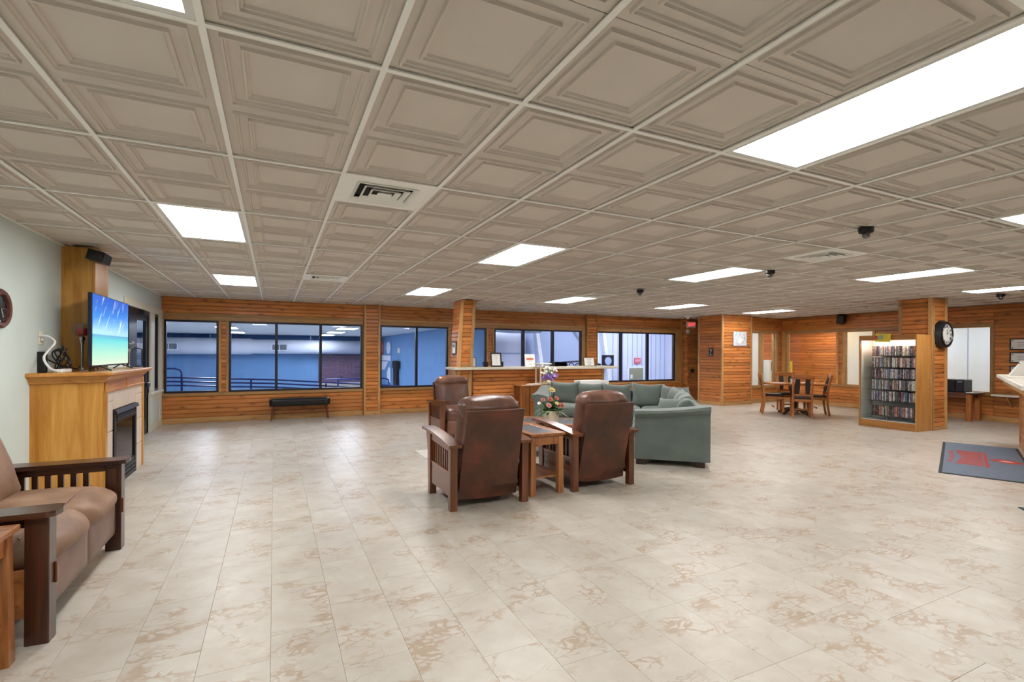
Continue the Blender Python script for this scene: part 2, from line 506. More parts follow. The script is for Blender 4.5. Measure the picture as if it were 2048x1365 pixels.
class MB:
    def __init__(s):
        s.bm = bmesh.new()

    def box(s, x0, y0, z0, x1, y1, z1, bev=0.0, seg=1, M=None):
        x0, x1 = min(x0, x1), max(x0, x1)
        y0, y1 = min(y0, y1), max(y0, y1)
        z0, z1 = min(z0, z1), max(z0, z1)
        vs = [s.bm.verts.new((x, y, z)) for z in (z0, z1) for x, y in ((x0, y0), (x1, y0), (x1, y1), (x0, y1))]
        fs = [s.bm.faces.new([vs[i] for i in f]) for f in ((3, 2, 1, 0), (4, 5, 6, 7), (0, 1, 5, 4), (1, 2, 6, 5), (2, 3, 7, 6), (3, 0, 4, 7))]
        if bev:
            es = list({e for f in fs for e in f.edges})
            r = bmesh.ops.bevel(s.bm, geom=es, offset=bev, segments=seg, affect='EDGES', profile=0.5)
            vs = list({v for f in r['faces'] for v in f.verts} | {v for v in vs if v.is_valid})
        if M is not None:
            bmesh.ops.transform(s.bm, matrix=M, verts=[v for v in vs if v.is_valid])
        return s

    def hexa(s, bot, top):
        """box between two quads (lists of four points, same winding, counter-clockwise from above)"""
        a = [s.bm.verts.new(p) for p in bot]
        b = [s.bm.verts.new(p) for p in top]
        s.bm.faces.new(a[::-1])
        s.bm.faces.new(b)
        for k in range(4):
            j = (k + 1) % 4
            s.bm.faces.new((a[k], a[j], b[j], b[k]))
        return s

    def prism(s, poly, lo, hi, axis='z'):
        f = {'z': lambda p, h: (p[0], p[1], h), 'y': lambda p, h: (p[0], h, p[1]), 'x': lambda p, h: (h, p[0], p[1])}[axis]
        a = [s.bm.verts.new(f(p, lo)) for p in poly]
        b = [s.bm.verts.new(f(p, hi)) for p in poly]
        n = len(poly)
        s.bm.faces.new(a[::-1])
        s.bm.faces.new(b)
        for k in range(n):
            j = (k + 1) % n
            s.bm.faces.new((a[k], a[j], b[j], b[k]))
        return s

    def loft(s, rings, cap=True, closed=True):
        vr = [[s.bm.verts.new(p) for p in r] for r in rings]
        n = len(vr[0])
        for A, B in zip(vr, vr[1:]):
            for k in range(n if closed else n - 1):
                j = (k + 1) % n
                s.bm.faces.new((A[k], A[j], B[j], B[k]))
        if cap:
            s.bm.faces.new(vr[0][::-1])
            s.bm.faces.new(vr[-1])
        return s

    def lathe(s, prof, seg=24, c=(0, 0, 0), M=None):
        rings = []
        for r, z in prof:
            rings.append([(c[0] + max(r, 1e-4) * math.cos(2 * PI * k / seg), c[1] + max(r, 1e-4) * math.sin(2 * PI * k / seg), c[2] + z) for k in range(seg)])
        if M is not None:
            rings = [[tuple(M @ Vector(p)) for p in r] for r in rings]
        return s.loft(rings)

    def tube(s, pts, r, seg=8, cap=True):
        pts = [Vector(p) for p in pts]
        rs = r if isinstance(r, (list, tuple)) else [r] * len(pts)
        rings = []
        up = Vector((0, 0, 1))
        for k, p in enumerate(pts):
            d = (pts[min(k + 1, len(pts) - 1)] - pts[max(k - 1, 0)]).normalized()
            if k == 0 and abs(d.z) > 0.9:
                up = Vector((1, 0, 0))
            x = up.cross(d)
            if x.length < 1e-4:
                x = Vector((1, 0, 0)).cross(d)
            x.normalize()
            y = d.cross(x)
            up = y
            rings.append([tuple(p + rs[k] * (math.cos(2 * PI * q / seg) * x + math.sin(2 * PI * q / seg) * y)) for q in range(seg)])
        return s.loft(rings, cap)

    def ball(s, c, r, seg=12, rings=8, sq=(1, 1, 1)):
        R_ = []
        for k in range(rings + 1):
            a = -PI / 2 + PI * k / rings
            rr = max(math.cos(a), 1e-3) * r
            R_.append([(c[0] + sq[0] * rr * math.cos(2 * PI * q / seg), c[1] + sq[1] * rr * math.sin(2 * PI * q / seg), c[2] + sq[2] * r * math.sin(a)) for q in range(seg)])
        return s.loft(R_)

    def soft(s, w, d, h, r, n=(10, 10, 4), bulge=(0, 0, 0), wr=0.0, seed=0, M=None, crown=0.0):
        """upholstered block centred on x and y, standing on z=0: rounded edges, puffed faces, creases"""
        nx, ny, nz = n
        hw, hd, hh = w / 2, d / 2, h / 2
        cache = {}

        def vert(i, j, k):
            key = (i, j, k)
            if key in cache:
                return cache[key]
            x, y, z = -1 + 2 * i / nx, -1 + 2 * j / ny, -1 + 2 * k / nz
            p = Vector((x * hw, y * hd, z * hh))
            q = Vector((max(-hw + r, min(hw - r, p.x)), max(-hd + r, min(hd - r, p.y)), max(-hh + r, min(hh - r, p.z))))
            dv = p - q
            if dv.length > 1e-6:
                p = q + dv.normalized() * min(r, dv.length * 1.0 if dv.length < r else r)
            p.x += bulge[0] * x * (1 - y * y) * (1 - z * z)
            p.y += bulge[1] * y * (1 - x * x) * (1 - z * z)
            p.z += bulge[2] * z * (1 - x * x) * (1 - y * y) + crown * (1 - x * x) * (z > 0)
            if wr:
                p += wr * mnoise.noise_vector(Vector((p.x * 6 + seed * 3.1, p.y * 6, p.z * 6 + seed)))
            p.z += hh
            if M is not None:
                p = M @ p
            cache[key] = s.bm.verts.new(p)
            return cache[key]
        for i in range(nx):
            for j in range(ny):
                s.bm.faces.new((vert(i, j, nz), vert(i + 1, j, nz), vert(i + 1, j + 1, nz), vert(i, j + 1, nz)))
                s.bm.faces.new((vert(i, j, 0), vert(i, j + 1, 0), vert(i + 1, j + 1, 0), vert(i + 1, j, 0)))
        for i in range(nx):
            for k in range(nz):
                s.bm.faces.new((vert(i, 0, k), vert(i + 1, 0, k), vert(i + 1, 0, k + 1), vert(i, 0, k + 1)))
                s.bm.faces.new((vert(i, ny, k), vert(i, ny, k + 1), vert(i + 1, ny, k + 1), vert(i + 1, ny, k)))
        for j in range(ny):
            for k in range(nz):
                s.bm.faces.new((vert(0, j, k), vert(0, j, k + 1), vert(0, j + 1, k + 1), vert(0, j + 1, k)))
                s.bm.faces.new((vert(nx, j, k), vert(nx, j + 1, k), vert(nx, j + 1, k + 1), vert(nx, j, k + 1)))
        return s

    def pillow(s, w, h, t, M=None, n=14, ear=0.07, sag=0.0, seed=0):
        """loose pillow, x across, z up, thickness in y, standing on z=0, with pulled-out corners"""
        for sgn in (1, -1):
            grid = []
            for i in range(n + 1):
                row = []
                for j in range(n + 1):
                    u, v = -1 + 2 * i / n, -1 + 2 * j / n
                    th = t / 2 * ((1 - u ** 4) ** 0.6) * ((1 - v ** 4) ** 0.6)
                    kx = 1 - ear * (1 - abs(v) ** 2) * (abs(u))
                    kz = 1 - ear * (1 - abs(u) ** 2) * (abs(v))
                    p = Vector((u * w / 2 * kx, sgn * th, h / 2 + v * h / 2 * kz - sag * (1 - u * u) * (v > 0) * v))
                    p += 0.012 * mnoise.noise_vector(Vector((p.x * 5 + seed * 7.3, seed, p.z * 5)))
                    if M is not None:
                        p = M @ p
                    row.append(s.bm.verts.new(p))
                grid.append(row)
            for i in range(n):
                for j in range(n):
                    f = (grid[i][j], grid[i][j + 1], grid[i + 1][j + 1], grid[i + 1][j])
                    s.bm.faces.new(f if sgn > 0 else f[::-1])
        bmesh.ops.remove_doubles(s.bm, verts=s.bm.verts[:], dist=0.002)
        return s

    def mesh(s, name, mat, smooth=False):
        bmesh.ops.recalc_face_normals(s.bm, faces=s.bm.faces[:])
        me = bpy.data.meshes.new(name)
        s.bm.to_mesh(me)
        s.bm.free()
        me.materials.append(MATS[mat])
        if smooth:
            me.polygons.foreach_set('use_smooth', [True] * len(me.polygons))
            if smooth != 'all':
                me.set_sharp_from_angle(angle=R(38))
        return me

    def build(s, name, mat, parent=None, loc=None, rz=0.0, smooth=False):
        return link(name, s.mesh(name, mat, smooth), parent, loc, rz)


def link(name, me, parent=None, loc=None, rz=0.0):
    o = bpy.data.objects.new(name, me)
    COL.objects.link(o)
    if parent is not None:
        o.parent = parent
    if loc is not None:
        o.location = loc
    if rz:
        o.rotation_euler = (0, 0, rz)
    return o


def tag(o, label=None, cat=None, group=None, kind=None):
    if label:
        o['label'] = label
    if cat:
        o['category'] = cat
    if group:
        o['group'] = group
    if kind:
        o['kind'] = kind
    return o


def thing(name, label, cat, loc=(0, 0, 0), rz=0.0, group=None):
    o = bpy.data.objects.new(name, None)
    o.empty_display_size = 0.1
    COL.objects.link(o)
    o.location = loc
    o.rotation_euler = (0, 0, rz)
    return tag(o, label, cat, group)


def dup(root, loc=None, rz=None, label=None, group=None):
    def cp(o, par):
        c = o.copy()
        COL.objects.link(c)
        c.parent = par
        for ch in KIDS.get(o.name, ()):
            cp(ch, c)
        return c
    global KIDS
    KIDS = {}
    for o in bpy.data.objects:
        if o.parent:
            KIDS.setdefault(o.parent.name, []).append(o)
    r = cp(root, None)
    if loc is not None:
        r.location = loc
    if rz is not None:
        r.rotation_euler = (0, 0, rz)
    return tag(r, label, None, group)


def text_mesh(body, size, depth=0.0, align='CENTER', bold=0.0):
    cu = bpy.data.curves.new('lettering', 'FONT')
    cu.body = body
    cu.size = size
    cu.extrude = depth
    cu.offset = bold
    cu.align_x = align
    cu.align_y = 'CENTER'
    o = bpy.data.objects.new('lettering', cu)
    COL.objects.link(o)
    dg = bpy.context.evaluated_depsgraph_get()
    me = bpy.data.meshes.new_from_object(o.evaluated_get(dg))
    bpy.data.objects.remove(o)
    bpy.data.curves.remove(cu)
    return me


def lettering(name, body, size, mat, parent, M, depth=0.001, bold=0.0):
    me = text_mesh(body, size, depth, 'CENTER', bold)
    me.materials.clear()
    me.materials.append(MATS[mat])
    o = link(name, me, parent)
    o.matrix_local = M
    return o


# text planes: text lies in xy facing +z; these turn it to face a world direction
FACE_YM = Matrix.Rotation(PI / 2, 4, 'X')                                       # faces -Y
FACE_XM = Matrix.Rotation(-PI / 2, 4, 'Z') @ Matrix.Rotation(PI / 2, 4, 'X')    # faces -X
FACE_XP = Matrix.Rotation(PI / 2, 4, 'Z') @ Matrix.Rotation(PI / 2, 4, 'X')     # faces +X


# ================================================================ SETTING
X_L, X_R, Y_B, Y_F = -2.02, 14.22, 11.604, -2.6
GX0, GY0, GX, GY = 0.38275, 1.92047, 0.6096, 1.2192


def struct(o):
    o['kind'] = 'structure'
    return o


def in_view(x, y, m=1.5, fmin=0.7):
    f = x * 0.42268 + y * 0.90627
    r = x * 0.90627 - y * 0.42268
    return f > fmin and abs(r) < m * f + 0.6


# ---- floor: real tiles, rows one foot wide running away from the windows behind the camera
floor = struct(MB().box(X_L - 0.1, Y_F - 0.1, -0.12, 14.6, 12.0, -0.004).build('floor', 'grout'))
TW, TL = 0.3048, 0.6096
cells = []
nid = 0
for i in range(-7, 48):
    x = -0.01 + i * TW
    if x + TW < X_L - 0.05 or x > 14.3:
        continue
    off = random.choice((0, 0.2, 0.4)) * 1.0
    for j in range(-6, 21):
        y = -0.3 + j * TL + off
        if y + TL < Y_F or y > 11.65:
            continue
        nid += 1
        cells.append((x, y, nid * 0.37 % 29.0))
cells.sort(key=lambda c: (0 if in_view(c[0] + .15, c[1] + .3, 1.08, 1.9) else 1, (c[0] ** 2 + c[1] ** 2)))


def tile_geo(bm, lay, x, y, tid, lx=0.0, ly=0.0):
    g, b = 0.0004, 0.0008
    v = [bm.verts.new((x + px - lx, y + py - ly, z)) for z, q in ((-0.006, g), (-0.0012, g), (0.0, g + b))
         for px, py in ((q, q), (TW - q, q), (TW - q, TL - q), (q, TL - q))]
    for vv in v:
        vv[lay] = tid
    bm.faces.new((v[8], v[9], v[10], v[11]))
    for a in (0, 4):
        for k in range(4):
            j = (k + 1) % 4
            bm.faces.new((v[a + k], v[a + j], v[a + 4 + j], v[a + 4 + k]))


for x, y, tid in cells[:300]:
    bm = bmesh.new()
    lay = bm.verts.layers.float.new('tid')
    tile_geo(bm, lay, x, y, tid, x, y)
    me = bpy.data.meshes.new('floor_tile')
    bm.to_mesh(me)
    bm.free()
    me.materials.append(MATS['floor_marble'])
    link('floor_tile', me, floor, (x, y, 0))
bm = bmesh.new()
lay = bm.verts.layers.float.new('tid')
for x, y, tid in cells[300:]:
    tile_geo(bm, lay, x, y, tid)
me = bpy.data.meshes.new('floor_tiles_far')
bm.to_mesh(me)
bm.free()
me.materials.append(MATS['floor_marble'])
link('floor_tiles_far', me, floor)['kind'] = 'stuff'

# ---- ceiling grid: lay-in tiles two by four feet, each with two coffered squares
ceil = struct(MB().box(X_L - 0.12, Y_F - 0.12, H + 0.075, 16.4, 12.0, H + 0.14).build('ceiling', 'ceiling_tile'))


def coffer_mesh(rows):
    bm = bmesh.new()
    prof = [(0.0, 0.008), (0.043, 0.008), (0.045, -0.006), (0.053, -0.006), (0.056, 0.004), (0.064, 0.004), (0.068, 0.014), (0.106, 0.014), (0.108, 0.000), (0.117, 0.000), (0.120, 0.010), (0.128, 0.010), (0.132, 0.020)]
    for r in range(rows):
        prev = None
        for d, z in prof:
            e = 0.003
            x0, x1, y0, y1 = e + d, GX - e - d, r * GX + e * 0.4 + d, (r + 1) * GX - e * 0.4 - d
            ring = [bm.verts.new(p) for p in ((x0, y0, z), (x1, y0, z), (x1, y1, z), (x0, y1, z))]
            if prev:
                for k in range(4):
                    j = (k + 1) % 4
                    bm.faces.new((prev[k], ring[k], ring[j], prev[j]))
            prev = ring
        bm.faces.new(prev[::-1])
    me = bpy.data.meshes.new('ceiling_tile')
    bm.to_mesh(me)
    bm.free()
    me.materials.append(MATS['ceiling_tile'])
    return me


T2, T1 = coffer_mesh(2), coffer_mesh(1)
LIGHTS = [(3, -1, 'large white troffer light nearest the camera, upper right of the ceiling'),
          (-2, -1, 'white troffer light cut off by the top left edge of the picture'),
          (8, -1, 'troffer light at the right edge, between nearest light and reception desk'),
          (-2, 2, 'troffer light on the left, nearest one above the fireplace side'),
          (3, 2, 'troffer light above the side table between the two leather recliners'),
          (8, 2, 'long troffer light beside a black dome camera, above the floor right of the sofa'),
          (-2, 5, 'farthest left troffer light, close to the pool windows'),
          (3, 5, 'troffer light just left of the slanted column by the bar'),
          (8, 5, 'troffer light above the bar counter with a ceiling vent beside it'),
          (13, 5, 'far troffer light in front of the exit sign'),
          (18, 5, 'farthest right troffer light in front of the dining nook'),
          (12, 1, 'troffer light between the square ceiling vent and the clock column'),
          (17, 1, 'troffer light right of the clock column with a small camera under its edge')]
VENTS = [(0, 1, 0, 'square white ceiling vent, nearest one left of center'), (0, 4, 1, 'small white ceiling vent left of the slanted column, far'),
         (8, 1, 0, 'square white ceiling vent on the right below the black dome camera'), (8, 4, 1, 'far ceiling vent beside the light above the bar counter'),
         (17, 4, 1, 'far ceiling vent behind the light in front of the dining nook')]
lset = {(i, j) for i, j, _ in LIGHTS}
vset = {(i, j): hh for i, j, hh, _ in VENTS}
for i in range(-4, 23):
    for j in range(-3, 8):
        x, y = GX0 + i * GX, GY0 + j * GY
        if (i, j) in lset:
            continue
        if not (in_view(x + .3, y + 1.1, 1.5, 0.75) or in_view(x + .3, y + .3, 1.5, 0.75)):
            continue
        if (i, j) in vset:
            link('ceiling_tile', T1, ceil, (x, y + (GX if vset[(i, j)] == 0 else 0), H + 0.003))
            continue
        link('ceiling_tile', T2, ceil, (x, y, H + 0.003))
for i in range(-3, 23):
    x = GX0 + i * GX
    MB().box(-0.012, 0, -0.004, 0.012, 14.0, 0.002).box(-0.003, 0, 0.002, 0.003, 14.0, 0.03).build('runner', 'grid_white', ceil, (x, -2.3, H))
for j in range(-3, 8):
    y = GY0 + j * GY
    MB().box(0, -0.0115, -0.0035, 16.1, 0.0115, 0.002).box(0, -0.003, 0.002, 16.1, 0.003, 0.03).build('cross_tee', 'grid_white', ceil, (-2.0, y, H))
MB().box(X_L, Y_F, H - 0.004, X_L + 0.022, Y_B, H + 0.02).build('wall_angle', 'grid_white', ceil)

for k, (i, j, lab) in enumerate(LIGHTS):
    t = thing('ceiling_light', lab, 'light', (GX0 + (i + .5) * GX, GY0 + (j + .5) * GY, H), 0, 'fluorescent troffers in the ceiling grid')
    a, b, f = GX / 2 - 0.013, GY / 2 - 0.013, 0.028
    m = MB()
    m.box(-a, -b, -0.002, a, -b + f, 0.012).box(-a, b - f, -0.002, a, b, 0.012)
    m.box(-a, -b + f, -0.002, -a + f, b - f, 0.012).box(a - f, -b + f, -0.002, a, b - f, 0.012)
    m.build('frame', 'lamp_white', t)
    MB().box(-a + f, -b + f, 0.004, a - f, b - f, 0.007).build('diffuser', 'lens', t)
    MB().box(-a, -b, 0.012, a, b, 0.06).build('housing', 'lamp_white', t)

for i, j, hh, lab in VENTS:
    t = thing('ceiling_vent', lab, 'vent', (GX0 + (i + .5) * GX, GY0 + j * GY + (0.5 if hh == 0 else 1.5) * GX, H), 0, 'square ceiling vents')
    a = GX / 2 - 0.013

    def ring(m, o, w_, z0, z1):
        for q in range(4):
            M = Matrix.Rotation(q * PI / 2, 4, 'Z')
            m.hexa([tuple(M @ Vector(p)) for p in ((-o, -o, z0), (o, -o, z0), (o - w_, -o + w_, z1), (-o + w_, -o + w_, z1))],
                   [tuple(M @ Vector(p)) for p in ((-o, -o, z0 + .004), (o, -o, z0 + .004), (o - w_, -o + w_, z1 + .004), (-o + w_, -o + w_, z1 + .004))])
        return m
    ring(MB(), a, 0.10, -0.001, -0.001).build('face_plate', 'grid_white', t)
    for q in range(4):
        ring(MB(), 0.205 - q * 0.052, 0.026, -0.014, 0.012).build('louver', 'grid_white', t)
    MB().box(-a, -a, 0.030, a, a, 0.034).build('duct_shade', 'black_matte', t)  # flat black sheet paints in the shade inside the duct, behind the louvers

# ---- boards
PLANK = {}
PH = 0.085


def plank_mesh(L, h, t=0.018):
    key = (round(L, 3), round(h, 3), t)
    if key not in PLANK:
        c = 0.012
        m = MB()
        m.prism([(0, 0), (0, h), (-t + c, h), (-t, h - c), (-t, c), (-t + c, 0)], 0, L, 'x')
        PLANK[key] = m.mesh('plank', 'pine_board')
    return PLANK[key]


def planks(par, face, off, u0, u1, z0, z1, h=PH, off_loc=(0, 0, 0), split=99):
    """stacked boards on a wall face: face 'y-' at Y=off spanning X u0..u1, 'x-' / 'x+' at X=off spanning Y u0..u1"""
    n = max(1, round((z1 - z0) / h))
    hh = (z1 - z0) / n
    for k in range(n):
        z = z0 + k * hh
        cuts = [u0, u1]
        if u1 - u0 > split:
            cuts = [u0, u0 + (u1 - u0) * random.uniform(0.3, 0.7), u1]
        for a, b in zip(cuts, cuts[1:]):
            me = plank_mesh(b - a - 0.003, hh - 0.007)
            if face == 'y-':
                link('plank', me, par, (a - off_loc[0], off + 0.018 - off_loc[1], z))
            elif face == 'x-':
                link('plank', me, par, (off + 0.018 - off_loc[0], b - off_loc[1], z), -PI / 2)
            else:
                link('plank', me, par, (off - 0.018 - off_loc[0], a - off_loc[1], z), PI / 2)


def board(par, x0, y0, z0, x1, y1, z1, mat=None, name='trim_board', bev=0.004):
    dx, dy, dz = abs(x1 - x0), abs(y1 - y0), abs(z1 - z0)
    if mat is None:
        mat = 'pine_trim' if dz >= max(dx, dy) else ('pine_trim_x' if dx > dy else 'pine_trim_y')
    c = ((x0 + x1) / 2, (y0 + y1) / 2, (z0 + z1) / 2)
    return MB().box(-dx / 2, -dy / 2, -dz / 2, dx / 2, dy / 2, dz / 2, bev).build(name, mat, par, c)


def frame_glass(name, face, off, u0, u1, z0, z1, mulls=(), fw=0.035, fd=0.05, mat='navy_frame', glass='window_glass', mw=None, recess=0.0):
    """window set in a wall: frame rails, mullions and panes as children of the frame piece"""
    mw = mw or fw

    def bx(m, ua, ub, za, zb, d0, d1):
        if face == 'y-':
            m.box(ua, off + d0, za, ub, off + d1, zb)
        else:
            m.box(off + d0, ua, za, off + d1, ub, zb)
        return m
    m = MB()
    r = recess
    bx(m, u0, u1, z0, z0 + fw, r, r + fd)
    bx(m, u0, u1, z1 - fw, z1, r, r + fd)
    bx(m, u0, u0 + fw, z0 + fw, z1 - fw, r, r + fd)
    bx(m, u1 - fw, u1, z0 + fw, z1 - fw, r, r + fd)
    win = struct(m.build(name, mat))
    edges = [u0 + fw] + [q for c in mulls for q in (c - mw / 2, c + mw / 2)] + [u1 - fw]
    for c in mulls:
        bx(MB(), c - mw / 2, c + mw / 2, z0 + fw, z1 - fw, r, r + fd).build('mullion', mat, win)
    for a, b in zip(edges[::2], edges[1::2]):
        bx(MB(), a, b, z0 + fw, z1 - fw, r + fd * .45, r + fd * .45 + 0.006).build('pane', glass, win)
    return win


# ---- left wall (painted) with the door to the pool hall
wl = MB()
wl.box(X_L - 0.12, Y_F - 0.12, 0, X_L, 8.98, H)
wl.box(X_L - 0.12, 8.98, 2.16, X_L, Y_B, H)
wl.box(X_L - 0.12, 10.56, 0, X_L, Y_B, 0.68)
wall_left = struct(wl.build('wall_left', 'wall_sage'))
struct(MB().box(X_L - 0.12, Y_F - 0.12, 0, 14.34, Y_F, H).build('wall_front', 'wall_sage'))

# casing, post and sill of the door side light
tr = struct(MB().box(X_L - 0.02, 8.90, 2.15, X_L + 0.025, 11.60, 2.26, 0.004).build('trim_1', 'trim_cream'))
MB().box(X_L - 0.02, 8.90, 0, X_L + 0.022, 8.98, 2.15, 0.004).build('jamb', 'trim_cream', tr)
MB().box(X_L - 0.1, 10.62, 0.70, X_L + 0.02, 10.90, 2.15, 0.004).build('post', 'trim_cream', tr)
MB().box(X_L - 0.1, 11.36, 0.70, X_L + 0.02, 11.60, 2.15, 0.004).build('post', 'trim_cream', tr)
MB().box(X_L - 0.1, 10.56, 0.66, X_L + 0.045, 11.60, 0.705, 0.004).build('sill', 'trim_cream', tr)
m = MB()
m.box(X_L, 10.56, 0.0, X_L + 0.014, 10.68, 0.66).box(X_L, 11.45, 0.0, X_L + 0.014, 11.60, 0.66)
m.box(X_L, 10.68, 0.54, X_L + 0.014, 11.45, 0.66).box(X_L, 10.68, 0.0, X_L + 0.014, 11.45, 0.12)
m.build('panel_rail', 'trim_cream', tr)
frame_glass('window_1', 'x', X_L - 0.06, 10.90, 11.36, 0.70, 2.15, (), 0.05, 0.05, 'black_frame')
door = struct(MB().box(X_L - 0.08, 8.98, 2.06, X_L - 0.01, 10.62, 2.15).box(X_L - 0.08, 10.56, 0, X_L - 0.01, 10.62, 2.06)
              .box(X_L - 0.08, 8.98, 0, X_L - 0.01, 9.04, 2.06).build('door_1', 'black_frame'))
m = MB()
for a, b, c, d in ((9.04, 9.10, 0, 2.06), (9.34, 9.42, 0, 2.06), (9.10, 9.34, 0, 0.26), (9.10, 9.34, 1.98, 2.06)):
    m.box(X_L - 0.07, a, c, X_L - 0.025, b, d)
lf = m.build('door_leaf', 'black_frame', door)
MB().box(X_L - 0.052, 9.10, 0.26, X_L - 0.046, 9.34, 1.98).build('pane', 'window_glass', lf)
m = MB()
for a, b, c, d in ((9.42, 9.82, 0, 2.06), (10.44, 10.56, 0, 2.06), (9.82, 10.44, 0, 0.26), (9.82, 10.44, 1.98, 2.06)):
    m.box(X_L - 0.07, a, c, X_L - 0.025, b, d)
lf = m.build('door_leaf', 'black_frame', door)
MB().box(X_L - 0.052, 9.82, 0.26, X_L - 0.046, 10.44, 1.98).build('pane', 'window_glass', lf)
MB().tube([(X_L - 0.025, 9.76, 1.20), (X_L + 0.05, 9.80, 1.22), (X_L + 0.05, 9.80, 1.48), (X_L - 0.025, 9.76, 1.50)], 0.012).build('pull_handle', 'black_plastic', lf, smooth=True)
MB().box(X_L - 0.03, 9.95, 2.07, X_L + 0.05, 10.25, 2.13, 0.006).build('door_closer', 'black_plastic', door)
MB().box(X_L - 0.03, 10.30, 0.82, X_L + 0.03, 10.50, 0.9, 0.006).build('push_bar', 'black_plastic', door)

# ---- back wall: pine boards around wide windows
WINS = [(-1.98, -1.04, ()), (-0.854, 1.845, (0.041, 0.938)), (2.247, 3.918, (3.123,)), (4.15, 4.955, ()), (5.177, 7.885, (6.03, 6.944)), (8.385, 11.377, (9.283, 10.291))]
WZ0, WZ1 = 0.612, 2.085
wb = MB()
wb.box(X_L - 0.12, Y_B + 0.018, 0, 12.5, Y_B + 0.14, WZ0)
wb.box(X_L - 0.12, Y_B + 0.018, WZ1, 12.5, Y_B + 0.14, H)
xs = [X_L - 0.12] + [q for a, b, _ in WINS for q in (a, b)] + [12.5]
for a, b in zip(xs[::2], xs[1::2]):
    wb.box(a, Y_B + 0.018, WZ0, b, Y_B + 0.14, WZ1)
wall_back = struct(wb.build('wall_back', 'pine_trim_x'))
for k, (a, b, mu) in enumerate(WINS):
    frame_glass('window_%d' % (k + 2), 'y-', Y_B, a, b, WZ0, WZ1, mu, 0.04, 0.07, mw=0.055 if k < 3 else 0.075)
SEGS = [(-2.02, 1.865), (2.241, 8.012), (8.384, 11.6)]
for a, b in SEGS:
    planks(wall_back, 'y-', Y_B, a, b, 2.225, H, split=4.5)
    planks(wall_back, 'y-', Y_B, a, b, 0.11, 0.545, split=4.5)
    board(wall_back, a, Y_B - 0.006, 2.175, b, Y_B + 0.018, 2.225)
    board(wall_back, a, Y_B - 0.012, 2.087, b, Y_B + 0.018, 2.175)
    board(wall_back, a, Y_B - 0.016, 0.545, b, Y_B + 0.018, 0.61)
    struct(board(None, a, Y_B - 0.012, 0.0, b, Y_B + 0.018, 0.11, name='baseboard_back'))
for a, b in ((-1.04, -0.854), (3.918, 4.15), (4.955, 5.177)):
    board(wall_back, a + .003, Y_B - 0.012, WZ0, a + 0.05, Y_B + 0.018, WZ1)
    board(wall_back, b - 0.05, Y_B - 0.012, WZ0, b - .003, Y_B + 0.018, WZ1)
    planks(wall_back, 'y-', Y_B, a + 0.05, b - 0.05, WZ0, WZ1)
for a, b in ((-2.02, -1.983), (11.38, 11.6), (7.888, 8.012)):
    board(wall_back, a, Y_B - 0.012, WZ0, b, Y_B + 0.018, WZ1)


def pilaster(name, x0, x1, d, tw=0.05):
    p = struct(MB().box(x0 + .02, Y_B - d + 0.02, 0, x1 - .02, Y_B + 0.018, H).build(name, 'pine_trim'))
    board(p, x0, Y_B - d - 0.006, 0.09, x0 + tw, Y_B + 0.018, H)
    board(p, x1 - tw, Y_B - d - 0.006, 0.09, x1, Y_B + 0.018, H)
    board(p, x0, Y_B - d - 0.01, 0.0, x1, Y_B + 0.018, 0.09)
    planks(p, 'y-', Y_B - d, x0 + tw, x1 - tw, 0.09, H)


pilaster('trim_2', 1.868, 2.238, 0.08)
pilaster('trim_3', 8.015, 8.381, 0.08, 0.035)

# boarded step at the end of the back wall, and the restroom block
st = struct(MB().box(11.70, 11.42, 0, 12.9, Y_B + 0.14, H).build('wall_step', 'pine_trim'))
planks(st, 'x-', 11.68, 11.41, Y_B, 0.0, H)
planks(st, 'y-', 11.40, 11.70, 12.6, 0.0, H)
board(st, 11.60, Y_B - 0.03, 0, 11.675, Y_B + 0.018, H)
bl = struct(MB().box(11.33, 9.79, 0, 12.50, 10.62, H).build('wall_block', 'pine_trim'))
planks(bl, 'y-', 9.77, 11.37, 12.46, 0.10, H)
planks(bl, 'x-', 11.31, 9.80, 10.55, 0.10, H)
board(bl, 11.30, 9.755, 0.0, 11.37, 9.79, H)
board(bl, 11.295, 9.757, 0.0, 11.33, 9.80, H)
board(bl, 12.46, 9.757, 0.0, 12.52, 10.05, H)
board(bl, 11.30, 10.55, 0.0, 11.34, 10.62, H)
board(bl, 11.37, 9.758, 0.0, 12.46, 9.79, 0.10)
board(bl, 11.297, 9.80, 0.0, 11.33, 10.55, 0.10)

# ---- nook wall behind the dining table
YN = 10.05
nk = MB()
nk.box(12.5, YN + .018, 0, 14.34, YN + 0.13, 0.50).box(12.5, YN + .018, 2.09, 14.34, YN + 0.13, H)
nk.box(13.93, YN + .018, 0.50, 14.34, YN + 0.13, 2.09)
wall_nook = struct(nk.build('wall_nook', 'pine_trim_x'))
planks(wall_nook, 'y-', YN, 12.52, 14.22, 2.17, H)
planks(wall_nook, 'y-', YN, 12.52, 14.22, 0.12, 0.42)
planks(wall_nook, 'y-', YN, 14.01, 14.22, 0.42, 2.17)
board(wall_nook, 12.52, YN - 0.012, 2.09, 14.01, YN + 0.018, 2.17)
board(wall_nook, 12.52, YN - 0.02, 0.42, 14.01, YN + 0.018, 0.50)
board(wall_nook, 13.93, YN - 0.012, 0.50, 14.01, YN + 0.018, 2.09)
board(wall_nook, 13.28, YN - 0.005, 0.50, 13.36, YN + 0.1, 2.09)
struct(board(None, 12.52, YN - 0.012, 0.0, 14.22, YN + 0.018, 0.12, name='baseboard_nook'))
frame_glass('window_8', 'y-', YN + 0.05, 12.52, 13.93, 0.50, 2.09, (), 0.012, 0.03, 'pine_trim', 'clear_glass')

